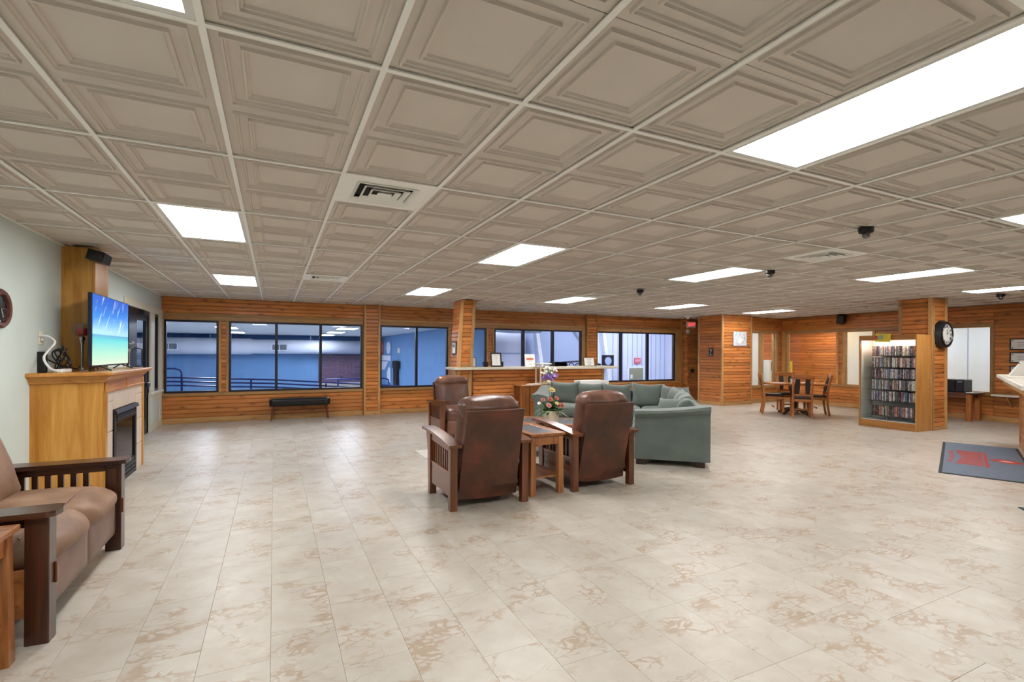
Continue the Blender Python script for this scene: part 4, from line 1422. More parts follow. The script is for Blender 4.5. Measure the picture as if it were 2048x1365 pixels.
def arm(name, P, along, out, w_, hf, hb):
    """upholstered arm: P front inner-bottom start, along = front-to-back unit, out = outward unit"""
    rings = []
    n = 12
    for k in range(n + 1):
        u = k / n
        y = u * DP
        hh = hf + (hb - hf) * (u ** 1.6)
        fl = 0.05
        dip = 0.03 * math.sin(u * PI)
        prof = [(-w_, 0.075), (0.0, 0.075), (0.012, 0.30), (0.02, hh - 0.10), (fl, hh - 0.085), (fl + 0.028, hh - 0.05), (fl + 0.012, hh - 0.012 - dip * .3), (-0.04, hh - dip * .4),
                (-w_ * 0.7, hh - 0.01), (-w_ - 0.04, hh - 0.05), (-w_ - 0.035, hh - 0.11), (-w_, hh - 0.15)]
        if k in (0, n):
            prof = [(a * (0.96 if a > 0 else 1.0), b if b < 0.1 else b - 0.006) for a, b in prof]
        rings.append([(P[0] + along[0] * y + out[0] * a, P[1] + along[1] * y + out[1] * a, b) for a, b in prof])
    MB().loft(rings).build(name, 'sofa_green', t, smooth='all' if False else True)


arm('arm', (0.0, 0.0), (1, 0), (0, -1), 0.22, 0.72, 0.80)
arm('arm', (LA, LB - DP), (0, 1), (-1, 0), 0.22, 0.68, 0.80)
m = MB()
m.box(0.06, 0.2, 0.08, DP - 0.02, LB - 0.02, 0.30, 0.02, 2)
m.box(LA + 0.2, LB - DP + 0.06, 0.08, 0.06, LB - 0.02, 0.30, 0.02, 2)
m.build('base', 'sofa_green', t, smooth=True)
MB().soft(0.24, LB - 0.1, 0.66, 0.09, (5, 18, 8), (0.02, 0, 0), 0.01, 4, Matrix.Translation((DP - 0.125, LB / 2 + 0.04, 0.09))).build('backrest', 'sofa_green', t, smooth='all')
MB().soft(DP - LA - 0.1, 0.24, 0.66, 0.09, (18, 5, 8), (0, 0.02, 0), 0.01, 5, Matrix.Translation(((DP + LA) / 2, LB - 0.125, 0.09))).build('backrest', 'sofa_green', t, smooth='all')
for k in range(3):
    MB().soft(0.72, 0.70, 0.18, 0.06, (8, 8, 5), (0.02, 0, 0.02), 0.008, 20 + k, Matrix.Translation((0.34, 0.57 + 0.71 * k, 0.29))).build('seat_cushion', 'sofa_green', t, smooth='all')
for k in range(3):
    MB().soft(0.56, 0.74, 0.18, 0.06, (8, 8, 5), (0, 0.02, 0.02), 0.008, 30 + k, Matrix.Translation((LA + 0.50 + 0.565 * k, LB - 0.59, 0.29))).build('seat_cushion', 'sofa_green', t, smooth='all')
MB().soft(0.62, 0.66, 0.18, 0.06, (8, 8, 5), (0, 0, 0.02), 0.008, 33, Matrix.Translation((0.40, LB - 0.57, 0.29))).build('seat_cushion', 'sofa_green', t, smooth='all')
PIL = [(-1.36, 2.93, 0, .60, .47), (-0.86, 2.96, 0, .56, .455), (-0.36, 2.94, 3, .56, .45), (0.20, 2.88, -8, .60, .47),
       (0.60, 2.42, -48, .60, .46), (0.62, 1.92, -72, .58, .46), (0.64, 1.42, -88, .58, .46), (0.64, 0.90, -92, .58, .45), (0.62, 0.48, -96, .5, .42)]
for k, (x, y, a, w_, h_) in enumerate(PIL):
    M = Matrix.Translation((x, y, 0.44)) @ Matrix.Rotation(R(a), 4, 'Z') @ Matrix.Rotation(R(-13), 4, 'X')
    MB().pillow(w_, h_, 0.25, M, 14, 0.08, 0.02, k).build('back_pillow', 'sofa_green', t, smooth='all')
for x, y in ((0.08, 0.06), (0.80, 0.06), (0.80, LB - 0.1), (LA + 0.12, LB - 0.1), (LA + 0.12, LB - DP + 0.08), (0.08, 1.9)):
    MB().box(x - 0.06, y - 0.05, 0, x + 0.06, y + 0.05, 0.085, 0.004).build('foot', 'foot_dark', t)
Ms = Matrix.Translation((4.27, 5.06, 0)) @ Matrix.Rotation(SA, 4, 'Z')
M = Matrix.Translation((0.40, 0.42, 0.50)) @ Matrix.Rotation(R(-30), 4, 'Z') @ Matrix.Rotation(R(-38), 4, 'X')
o = MB().pillow(0.42, 0.40, 0.17, M, 12, 0.10, 0.0, 40).build('throw_pillow', 'sofa_green', smooth='all')
o.matrix_world = Ms
tag(o, 'small tilted green throw pillow lying against the near sofa arm', 'pillow')

# ---- coffee table in the sofa's corner
t = thing('coffee_table', 'slate-inlaid wooden coffee table carrying the potted flowers', 'coffee table', (3.66, 6.03, 0), SA)
W, D, Z = 0.56, 0.36, 0.48
m = MB()
m.box(-W, -D, Z - 0.03, W, -D + 0.09, Z, 0.004).box(-W, D - 0.09, Z - 0.03, W, D, Z, 0.004)
m.box(-W, -D + 0.09, Z - 0.03, -W + 0.09, D - 0.09, Z, 0.004).box(W - 0.09, -D + 0.09, Z - 0.03, W, D - 0.09, Z, 0.004)
m.build('top', 'side_table_wood_h', t)
for k in range(3):
    x = -W + 0.09 + k * (2 * W - 0.18) / 3
    MB().box(x + .002, -D + 0.092, Z - 0.02, x + (2 * W - 0.18) / 3 - .002, D - 0.092, Z - 0.003, 0.002).build('slate_inlay', 'slate', t)
for sx in (-1, 1):
    for sy in (-1, 1):
        MB().box(sx * (W - 0.03) - 0.035, sy * (D - 0.04) - 0.035, 0, sx * (W - 0.03) + 0.03, sy * (D - 0.04) + 0.035, Z - 0.03, 0.003).build('leg', 'side_table_wood', t)
for s in (-1, 1):
    MB().box(-W + 0.06, s * (D - 0.05) - 0.012, Z - 0.12, W - 0.06, s * (D - 0.05) + 0.012, Z - 0.03).build('apron', 'side_table_wood_h', t)
    MB().box(s * (W - 0.05) - 0.012, -D + 0.07, Z - 0.12, s * (W - 0.05) + 0.012, D - 0.07, Z - 0.03).build('apron', 'side_table_wood_h', t)
MB().box(-W + 0.05, -D + 0.06, 0.13, W - 0.05, D - 0.06, 0.15).build('shelf', 'side_table_wood_h', t)


# ---- flowers
def leafblade(m, base, dirv, L, wd, bend=0.3):
    d = Vector(dirv).normalized()
    side = d.cross(Vector((0, 0, 1)))
    side = side.normalized() if side.length > 0.1 else Vector((1, 0, 0))
    rows = []
    for k in range(5):
        u = k / 4
        c = Vector(base) + d * L * u + Vector((0, 0, -bend * L * u * u))
        ww = wd * math.sin(PI * min(0.98, 0.12 + u * 0.86))
        rows.append((m.bm.verts.new(c - side * ww), m.bm.verts.new(c + Vector((0, 0, wd * 0.3))), m.bm.verts.new(c + side * ww)))
    for A, B in zip(rows, rows[1:]):
        m.bm.faces.new((A[0], A[1], B[1], B[0]))
        m.bm.faces.new((A[1], A[2], B[2], B[1]))


def bloom(c, r, n=3, per=7, up=(0, 0, 1)):
    """layered flower: rings of cupped petals"""
    m = MB()
    q = Vector((0, 0, 1)).rotation_difference(Vector(up)).to_matrix()
    for lay_ in range(n):
        rr = r * (1 - lay_ * 0.28)
        for k in range(per):
            a = 2 * PI * (k + lay_ * 0.5) / per
            d = Vector((math.cos(a), math.sin(a), 0.25 + lay_ * 0.6)).normalized()
            s_ = Vector((-math.sin(a), math.cos(a), 0))
            pts = []
            for u, w_ in ((0.05, 0.12), (0.5, 0.42), (0.85, 0.36), (1.0, 0.12)):
                cc = d * rr * u + Vector((0, 0, 0.12 * rr * u * u))
                pts.append((Vector(c) + q @ (cc - s_ * w_ * rr), Vector(c) + q @ (cc + s_ * w_ * rr)))
            vs = [(m.bm.verts.new(a_), m.bm.verts.new(b_)) for a_, b_ in pts]
            for A, B in zip(vs, vs[1:]):
                m.bm.faces.new((A[0], A[1], B[1], B[0]))
    return m


t = thing('flower_pot', 'white pot of artificial yellow and coral flowers on the coffee table', 'potted flowers', (3.52, 5.93, 0.48))
MB().lathe([(0.085, 0), (0.10, 0.004), (0.125, 0.165), (0.118, 0.165), (0.11, 0.15), (0.0, 0.15)], 24).build('pot', 'ivory', t, smooth=True)
rnd = random.Random(5)
m = MB()
for k in range(130):
    a, el = rnd.uniform(0, 2 * PI), rnd.uniform(0.15, 1.5)
    leafblade(m, (rnd.uniform(-.06, .06), rnd.uniform(-.06, .06), 0.15), (math.cos(a) * math.cos(el), math.sin(a) * math.cos(el), math.sin(el)), rnd.uniform(0.12, 0.27), rnd.uniform(0.012, 0.024), rnd.uniform(0.1, 0.6))
m.build('foliage', 'plastic_green', t)
m = MB()
for k in range(60):
    a, el = rnd.uniform(0, 2 * PI), rnd.uniform(0.0, 1.35)
    leafblade(m, (rnd.uniform(-.08, .08), rnd.uniform(-.08, .08), 0.16), (math.cos(a) * math.cos(el), math.sin(a) * math.cos(el), math.sin(el)), rnd.uniform(0.16, 0.26), 0.007, 0.5)
m.build('grass_blades', 'leaf_pale', t)
for (x, z, y, r, mt) in ((0.02, 0.44, 0.02, 0.07, 'petal_yellow'), (-0.02, 0.56, 0.03, 0.04, 'petal_white'), (-0.05, 0.32, -0.06, 0.055, 'petal_coral'), (0.05, 0.33, -0.06, 0.05, 'petal_coral'),
                         (-0.09, 0.24, -0.09, 0.055, 'petal_pink'), (0.14, 0.23, -0.06, 0.06, 'petal_coral'), (0.06, 0.23, -0.11, 0.05, 'petal_coral'), (-0.20, 0.27, -0.02, 0.035, 'petal_white'),
                         (0.02, 0.27, -0.12, 0.04, 'petal_yellow'), (-0.13, 0.31, 0.0, 0.045, 'petal_pink')):
    MB().tube([(0, 0, 0.12), (x * 0.6, y * 0.6, z * 0.6), (x, y, z)], 0.004, 5).build('stem', 'plastic_green', t)
    bloom((x, y, z), r * 0.78, up=(x * 2, y * 2 - 0.6, 0.7)).build('flower', mt, t)

# ---- lantern with purple flowers on the cabinet in front of the bar
t = thing('side_cabinet', 'wooden mission side cabinet behind the left sofa arm, against the bar', 'cabinet', (5.02, 9.26, 0))
MB().box(-0.36, -0.22, 0.745, 0.44, 0.24, 0.775, 0.004).build('top', 'side_table_wood_h', t)
for sx, sy in ((-0.31, -0.17), (0.39, -0.17), (-0.31, 0.19), (0.39, 0.19)):
    MB().box(sx - 0.035, sy - 0.035, 0, sx + 0.035, sy + 0.035, 0.745, 0.003).build('leg', 'side_table_wood', t)
MB().box(-0.275, -0.185, 0.10, -0.16, -0.165, 0.745).build('front_panel', 'side_table_wood', t)
dr = MB().box(-0.15, -0.19, 0.10, 0.355, -0.165, 0.745, 0.003).build('door', 'dining_wood', t)
MB().ball((-0.11, -0.20, 0.45), 0.014).build('knob', 'steel', dr, smooth='all')
MB().box(-0.275, 0.18, 0.08, 0.355, 0.20, 0.745).build('back_panel', 'mission_wood', t)
MB().box(-0.32, -0.135, 0.08, -0.30, 0.155, 0.745).build('side_panel', 'mission_wood', t)
MB().box(0.38, -0.135, 0.08, 0.40, 0.155, 0.745).build('side_panel', 'mission_wood', t)
MB().box(-0.275, -0.165, 0.08, 0.355, 0.18, 0.10).build('bottom', 'mission_wood', t)
t = thing('magazine_stack', 'small stack of magazines on the side cabinet', 'magazines', (5.02, 9.16, 0.775))
for k in range(3):
    MB().box(-0.15 + 0.01 * k, -0.1, 0.007 * k, 0.15 - 0.012 * k, 0.1, 0.007 * k + 0.0065).build('magazine', 'white_paper' if k % 2 else 'cream_board', t)
t = thing('lantern', 'white open-frame lantern on the side cabinet behind the purple flowers', 'lantern', (5.30, 9.29, 0.775))
for sx in (-1, 1):
    for sy in (-1, 1):
        MB().box(sx * 0.105 - 0.012, sy * 0.105 - 0.012, 0.02, sx * 0.105 + 0.012, sy * 0.105 + 0.012, 0.43).build('post', 'ivory', t)
MB().box(-0.13, -0.13, 0, 0.13, 0.13, 0.022, 0.003).build('base', 'ivory', t)
MB().box(-0.145, -0.145, 0.43, 0.145, 0.145, 0.455, 0.003).build('roof', 'ivory', t)
for s in (-1, 1):
    MB().box(-0.105, s * 0.105 - 0.006, 0.34, 0.105, s * 0.105 + 0.006, 0.36).build('cross_bar', 'ivory', t)
    MB().box(-0.008, s * 0.105 - 0.006, 0.022, 0.008, s * 0.105 + 0.006, 0.43).build('cross_bar', 'ivory', t)
t = thing('flower_vase', 'spray of purple and white artificial flowers in front of the lantern', 'flowers', (5.35, 9.08, 0.775))
MB().lathe([(0.035, 0), (0.045, 0.02), (0.03, 0.09), (0.022, 0.12), (0.0, 0.115)], 14).build('vase', 'ivory', t, smooth=True)
m = MB()
for k in range(70):
    a, el = rnd.uniform(0, 2 * PI), rnd.uniform(0.3, 1.45)
    leafblade(m, (0, 0, 0.11), (math.cos(a) * math.cos(el), math.sin(a) * math.cos(el) * 0.4, math.sin(el)), rnd.uniform(0.15, 0.33), 0.013, 0.15)
m.build('foliage', 'leaf_pale', t)
for k in range(17):
    x, z, y = rnd.uniform(-0.17, 0.19), rnd.uniform(0.10, 0.21), rnd.uniform(-0.09, 0.0)
    bloom((x, y, z), rnd.uniform(0.042, 0.06), 2, 6, (x, -0.7, 0.5)).build('flower', 'petal_purple' if k % 3 else 'petal_lilac', t)
for k in range(20):
    x, z, y = rnd.uniform(-0.19, 0.19), rnd.uniform(0.20, 0.38), rnd.uniform(-0.04, 0.02)
    bloom((x, y, z), 0.030, 1, 5, (x, -0.5, 0.6)).build('flower', 'petal_white', t)

tag(MB().box(6.18, 8.95, 0, 6.82, 9.40, 0.84, 0.01, 2).build('white_bin', 'white_plastic', smooth=True), 'plain white box standing between the sofa and the bar', 'box')

# ---- bar counter in front of the back windows
t = thing('bar_counter', 'long pine-boarded bar counter with cream top under the windows', 'counter', (0, 0, 0))
m = MB()
m.box(3.34, 9.45, 1.09, 3.42, 10.05, 1.145, 0.006).box(3.42, 9.45, 1.09, 3.78, 9.53, 1.145, 0.006).box(3.78, 9.45, 1.09, 7.47, 10.05, 1.145, 0.006)
m.build('top', 'slab_cream', t)
MB().box(3.46, 9.64, 0, 7.14, 9.76, 1.09).build('wall_core', 'pine_trim_x', t)
planks(t, 'y-', 9.60, 3.80, 7.10, 0.08, 1.09)
board(t, 7.10, 9.59, 0, 7.17, 9.77, 1.09)
board(t, 3.80, 9.588, 0, 7.10, 9.62, 0.08)
board(t, 3.35, 9.50, 0.90, 3.40, 9.62, 1.09, name='bracket')


def easel_frame(name, lab, x, w_, h_, border, fmat, lines=6, accent=None, y=9.62, grp='framed notices on the bar counter'):
    t = thing(name, lab, 'picture frame', (x, y, 1.149), R(-6), grp)
    lean = Matrix.Rotation(R(-12), 4, 'X')

    def bx(nm, x0, y0, z0, x1, y1, z1, mt):
        MB().box(x0, y0, z0, x1, y1, z1, 0, 1, lean).build(nm, mt, t)
    b = border
    bx('frame', -w_ / 2, 0, 0, -w_ / 2 + b, 0.015, h_, fmat)
    bx('frame', w_ / 2 - b, 0, 0, w_ / 2, 0.015, h_, fmat)
    bx('frame', -w_ / 2 + b, 0, 0, w_ / 2 - b, 0.015, b, fmat)
    bx('frame', -w_ / 2 + b, 0, h_ - b, w_ / 2 - b, 0.015, h_, fmat)
    bx('sheet', -w_ / 2 + b, 0.006, b, w_ / 2 - b, 0.012, h_ - b, 'white_paper')
    iw, ih = w_ - 2 * b, h_ - 2 * b
    for k in range(lines):
        z = b + ih * (0.86 - 0.72 * k / max(1, lines - 1))
        ln = iw * (0.30 + 0.22 * ((k * 5 + 2) % 3) / 2)
        bx('text_line', -ln * 0.5, 0.004, z - 0.003, ln * 0.5, 0.006, z + 0.003, 'ink_grey')
    if accent:
        bx('printed_block', -iw * 0.38, 0.003, b + ih * 0.50, iw * 0.38, 0.0045, b + ih * 0.72, accent)
    q = [(0, 0.11, 0), (0.012, 0.11, 0), (0.012, 0.12, 0), (0, 0.12, 0)]
    q2 = [(0, 0.055, h_ * 0.7), (0.012, 0.055, h_ * 0.7), (0.012, 0.065, h_ * 0.7), (0, 0.065, h_ * 0.7)]
    MB().hexa(q, q2).build('easel_leg', 'black_plastic', t)
    return t


easel_frame('framed_notice', 'thin-framed white notice leaning by the slanted column on the bar', 3.77, 0.21, 0.205, 0.008, 'black_frame', 5)
easel_frame('framed_notice', 'thick black framed notice on the bar, left of the window pane', 4.35, 0.25, 0.31, 0.03, 'black_frame', 5)
easel_frame('framed_notice', 'clear framed flyer with orange block on the bar', 5.18, 0.24, 0.28, 0.006, 'white_plastic', 6, 'petal_coral')
easel_frame('framed_notice', 'cream notice card at the right end of the bar', 6.77, 0.28, 0.205, 0.007, 'black_frame', 6)
for x, lab in ((4.16, 'small black speaker box left of the thick black frame'), (4.53, 'small black speaker box right of the thick black frame')):
    t = thing('speaker_box', lab, 'speaker', (x, 9.80, 1.145))
    MB().box(-0.045, -0.05, 0, 0.045, 0.05, 0.11, 0.006).build('case', 'black_plastic', t)
    MB().lathe([(0.03, 0), (0.03, 0.004), (0.0, 0.002)], 16, M=Matrix.Translation((0, -0.05, 0.055)) @ Matrix.Rotation(PI / 2, 4, 'X')).build('grille', 'black_matte', t, smooth=True)
t = thing('letter_tray', 'black letter tray on the bar behind the lantern', 'tray', (5.98, 9.75, 1.145))
MB().box(-0.16, -0.12, 0, 0.16, 0.12, 0.012).box(-0.16, -0.12, 0.012, -0.15, 0.12, 0.09).box(0.15, -0.12, 0.012, 0.16, 0.12, 0.09).box(-0.15, 0.11, 0.012, 0.15, 0.12, 0.09).build('tray', 'black_plastic', t)
MB().box(-0.15, -0.12, 0.09, 0.15, 0.12, 0.10).build('upper_shelf', 'black_plastic', t)

# ---- window bench
t = thing('window_bench', 'low black vinyl bench with wooden legs under the left windows', 'bench', (0.51, 11.40, 0))
MB().soft(1.20, 0.34, 0.155, 0.035, (20, 6, 5), (0, 0, 0.006), 0.004, 2, Matrix.Translation((0, 0, 0.305))).build('seat', 'vinyl_black', t, smooth='all')
for sx in (-1, 1):
    for sy in (-1, 1):
        q = lambda z, a, e: [(sx * (0.53 + e) - a, sy * (0.10 + e * .4) - a, z), (sx * (0.53 + e) + a, sy * (0.10 + e * .4) - a, z), (sx * (0.53 + e) + a, sy * (0.10 + e * .4) + a, z), (sx * (0.53 + e) - a, sy * (0.10 + e * .4) + a, z)]
        MB().hexa(q(0, 0.012, 0.035), q(0.31, 0.022, 0.0)).build('leg', 'bench_leg', t)

# ---- fireplace cabinet with tiled front
t = thing('fireplace', 'oak corner-style fireplace cabinet with beige tiles and black insert', 'fireplace', (0, 0, 0))
foot = [(X_L, 5.86), (-1.535, 6.075), (-1.535, 7.655), (X_L, 7.85)]
MB().prism([foot[0], foot[1], (-1.535, 6.125), (-1.60, 6.125), (X_L, 5.93)], 0, 1.14).build('side_panel', 'oak_side', t)
MB().prism([(-1.60, 7.60), (-1.535, 7.60), foot[2], foot[3], (X_L, 7.78)], 0, 1.14).build('side_panel', 'oak_side', t)
for y in (6.070, 7.590):
    MB().box(-1.54, y, 0, -1.515, y + 0.065, 1.05, 0.003).build('stile', 'oak_side', t)
MB().box(-1.56, 6.125, 1.03, -1.522, 7.60, 1.14).build('top_panel', 'oak_flat', t)
for y0, y1 in ((6.10, 6.16), (6.84, 6.88), (7.56, 7.62)):
    MB().box(-1.53, y0, 1.055, -1.512, y1, 1.13, 0.002).build('rail_block', 'oak_flat', t)
MB().box(-1.53, 6.10, 1.03, -1.510, 7.64, 1.055, 0.002).build('lower_rail', 'oak_flat', t)


def offset_foot(d):
    return [(X_L, 5.86 - d * 1.05), (-1.535 + d, 6.075 - d * 0.75), (-1.535 + d, 7.655 + d * 0.75), (X_L, 7.85 + d * 1.05)]


rings = []
for d, z in ((0.006, 1.135), (0.018, 1.14), (0.02, 1.155), (0.05, 1.19), (0.06, 1.192), (0.062, 1.20), (0.085, 1.205), (0.09, 1.212), (0.09, 1.232), (0.084, 1.24)):
    rings.append([(x, y, z) for x, y in offset_foot(d)])
MB().loft(rings).build('mantel', 'oak_flat', t)
# tiles round the insert
for y0, y1, z0, z1 in ([(6.13, 6.36, z, min(z + 0.305, 1.028)) for z in (0.0, 0.31, 0.62)] + [(6.13, 6.36, 0.93, 1.028)]
                       + [(7.28, 7.595, z, min(z + 0.305, 1.028)) for z in (0.0, 0.31, 0.62)] + [(7.28, 7.595, 0.93, 1.028)]
                       + [(6.362 + k * 0.23, 6.362 + (k + 1) * 0.23 - 0.003, 0.83, 1.028) for k in range(4)]):
    MB().box(-1.545, y0, z0 + .0015, -1.528, y1 - 0.003, z1 - .0015, 0.002).build('tile', 'tile_beige', t)
MB().box(-1.60, 6.125, 0.0, -1.540, 6.362, 1.03).box(-1.60, 7.278, 0.0, -1.540, 7.60, 1.03).box(-1.60, 6.362, 0.828, -1.540, 7.278, 1.03).build('tile_backing', 'grout', t)
ins = MB().box(-1.60, 6.365, 0.0, -1.515, 6.43, 0.82).box(-1.60, 7.21, 0.0, -1.515, 7.275, 0.82).box(-1.60, 6.43, 0.0, -1.52, 7.21, 0.20).box(-1.60, 6.43, 0.68, -1.52, 7.21, 0.82).build('insert_frame', 'fire_metal', t)
MB().hexa([(-1.54, 6.36, 0.785), (-1.488, 6.36, 0.785), (-1.488, 7.28, 0.785), (-1.54, 7.28, 0.785)], [(-1.54, 6.36, 0.825), (-1.50, 6.36, 0.825), (-1.50, 7.28, 0.825), (-1.54, 7.28, 0.825)]).build('hood', 'fire_metal', ins)
for z in (0.03, 0.075, 0.12, 0.70, 0.735):
    MB().box(-1.522, 6.44, z, -1.508, 7.20, z + 0.025, 0.003).build('louver', 'fire_metal', ins)
MB().box(-1.535, 6.43, 0.20, -1.530, 7.21, 0.68).build('glass_door', 'clear_glass', ins)
MB().box(-1.98, 6.40, 0.02, -1.95, 7.24, 0.80).box(-1.95, 6.36, 0.0, -1.60, 6.40, 0.80).box(-1.95, 7.24, 0.0, -1.60, 7.28, 0.80).box(-1.95, 6.40, 0.10, -1.60, 7.24, 0.14).box(-1.95, 6.40, 0.78, -1.60, 7.24, 0.82).build('firebox', 'black_matte', ins)
for k, (y, zz) in enumerate(((6.7, 0.0), (6.92, 0.02), (6.8, 0.09))):
    MB().tube([(-1.75 + 0.03 * k, y - 0.22, 0.19 + zz), (-1.72, y, 0.20 + zz), (-1.78, y + 0.22, 0.19 + zz)], 0.045, 10).build('log', 'rust_rim', ins, smooth=True)

# ---- television on the mantel
t = thing('television', 'flat television showing a beach scene, standing on the mantel', 'television', (-1.66, 6.86, 1.24))
MB().box(-0.035, -0.668, 0.048, 0.0, 0.668, 0.80, 0.004).build('case', 'navy_frame', t)
sc_ = MB().box(0.0, -0.656, 0.0, 0.003, 0.656, 0.728).build('screen', 'tv_screen', t, (0.0005, 0, 0.062))
for s in (-1, 1):
    y = s * 0.42
    MB().tube([(0.12, y - 0.10, 0.0095), (-0.01, y, 0.055), (-0.06, y - 0.10, 0.0095)], 0.008, 6).build('foot', 'black_plastic', t, smooth=True)
    MB().tube([(-0.01, y, 0.055), (0.05, y + 0.13, 0.0095)], 0.008, 6).build('foot', 'black_plastic', t, smooth=True)
MB().tube([(-0.03, -0.3, 0.2), (-0.06, -0.3, 0.1), (-0.06, -0.25, 0.012)], 0.006, 6).build('cable', 'black_plastic', t, smooth=True)


def goblet(lab, x, y, hgt, red):
    t = thing('candle_goblet', lab, 'candle holder', (x, y, 1.24), 0, 'glass candle holders on the mantel')
    s = hgt / 0.5
    MB().lathe([(0.05 * s, 0), (0.05 * s, 0.006), (0.014 * s, 0.018 * s), (0.010 * s, 0.06 * s), (0.011 * s, 0.27 * s), (0.018 * s, 0.31 * s), (0.026 * s, 0.335 * s), (0.018 * s, 0.355 * s), (0.0, 0.36 * s)], 20).build('stem', 'chrome', t, smooth=True)
    MB().lathe([(0.012 * s, 0.352 * s), (0.05 * s, 0.365 * s), (0.075 * s, 0.40 * s), (0.08 * s, 0.435 * s), (0.072 * s, 0.475 * s), (0.055 * s, 0.50 * s), (0.053 * s, 0.50 * s), (0.07 * s, 0.474 * s), (0.078 * s, 0.435 * s), (0.073 * s, 0.402 * s), (0.05 * s, 0.369 * s), (0.0, 0.36 * s)], 24).build('bowl', 'bulb_glass', t, smooth='all')
    if red:
        MB().lathe([(0.038 * s, 0.372 * s), (0.04 * s, 0.44 * s), (0.0, 0.438 * s)], 16).build('candle', 'candle_red', t, smooth=True)


goblet('tall silver glass goblet with a red candle, left of the television', -1.795, 6.40, 0.50, True)
goblet('shorter silver glass candle holder right of the television', -1.70, 7.785, 0.34, False)

# ---- wires, power strip and outlets by the television
t = thing('power_strip', 'white power strip with thick white cord on the mantel', 'power strip', (-1.83, 5.98, 1.24))
MB().box(-0.03, -0.10, 0, 0.03, 0.16, 0.035, 0.006).build('body', 'cord_white', t)
MB().tube(smooth_path([(0.0, -0.10, 0.02), (-0.04, -0.15, 0.05), (-0.09, -0.12, 0.14), (-0.10, 0.03, 0.22), (-0.08, 0.10, 0.29), (-0.12, 0.07, 0.345), (-0.18, 0.05, 0.35)]), 0.010, 8).build('cord', 'cord_white', t, smooth=True)
t = thing('wall_outlet', 'ivory wall outlet above the mantel with cords plugged in', 'outlet', (X_L, 6.08, 1.57))
MB().box(0, -0.04, -0.065, 0.008, 0.04, 0.065, 0.002).build('plate', 'ivory', t)
MB().box(0.008, -0.02, -0.03, 0.03, 0.02, 0.03, 0.004).build('plug', 'cord_white', t)
t = thing('cable_bundle', 'tangled black cables on the mantel behind the goblet', 'cable', (-1.91, 6.13, 1.24))
rnd = random.Random(3)
for k in range(5):
    pts = []
    ph, rr, cz = rnd.uniform(0, 6), rnd.uniform(0.06, 0.13), rnd.uniform(0.10, 0.16)
    for q in range(33):
        a = ph + q * 2 * PI / 32
        pts.append((0.03 * math.sin(a * 2 + k) + 0.01 * k, rr * math.cos(a) + 0.05, max(0.008, cz + rr * math.sin(a))))
    MB().tube(pts, 0.006, 6, False).build('coil', 'black_plastic', t, smooth=True)
MB().tube([(-0.1, -0.10, 0.16), (0.0, 0.0, 0.08), (0.1, 0.2, 0.02), (0.08, 0.42, 0.09)], 0.006, 6).build('cable', 'black_plastic', t, smooth=True)
MB().box(-0.11, -0.12, 0.0, -0.05, -0.06, 0.20, 0.006).build('adapter', 'black_plastic', t)

# ---- wall clock at the left edge
t = thing('wall_clock', 'rusty-rimmed black wall clock cut off by the left edge', 'clock', (X_L, 5.27, 1.785))
MX = Matrix.Rotation(PI / 2, 4, 'Y')
MB().lathe([(0.16, 0), (0.16, 0.03), (0.145, 0.045), (0.118, 0.04), (0.112, 0.02), (0.0, 0.02)], 40, M=MX).build('rim', 'rust_rim', t, smooth=True)
MB().lathe([(0.114, 0.018), (0.114, 0.022), (0.0, 0.022)], 40, M=MX).build('face', 'black_plastic', t)
MB().box(0.026, -0.004, -0.004, 0.030, 0.085, 0.006).build('hand', 'chrome', t)
MB().tube([(0.029, 0, 0), (0.029, 0.03, -0.07)], 0.004, 6).build('hand', 'chrome', t)
for k in range(12):
    a = k * PI / 6
    MB().box(0.022, 0.1 * math.sin(a) - .005, 0.1 * math.cos(a) - .005, 0.025, 0.1 * math.sin(a) + .005, 0.1 * math.cos(a) + .005).build('hour_mark', 'chrome', t)

# ---- clock on the column
t = thing('column_clock', 'large black-rimmed clock with Roman numerals on the boarded column', 'clock', (11.70, 5.0, 1.84))
MY = Matrix.Rotation(PI / 2, 4, 'X')
MB().lathe([(0.275, 0), (0.275, 0.03), (0.245, 0.10), (0.205, 0.115), (0.195, 0.10), (0.19, 0.09), (0.0, 0.09)], 48, M=MY).build('rim', 'black_plastic', t, smooth=True)
MB().lathe([(0.192, 0.088), (0.192, 0.093), (0.0, 0.093)], 48, M=MY).build('face', 'clock_face', t)
for k, s_ in enumerate(('XII', 'I', 'II', 'III', 'IIII', 'V', 'VI', 'VII', 'VIII', 'IX', 'X', 'XI')):
    a = k * PI / 6
    lettering('numeral', s_, 0.062, 'ink', t, Matrix.Translation((0.152 * math.sin(a), -0.094, 0.152 * math.cos(a))) @ Matrix.Rotation(a, 4, 'Y') @ FACE_YM, 0.0008, 0.003)
MB().tube([(0, -0.098, 0), (0.075, -0.098, 0.035)], 0.004, 6).build('hand', 'ink', t)
MB().tube([(0, -0.099, 0), (0.0, -0.099, 0.10)], 0.003, 6).build('hand', 'ink', t)

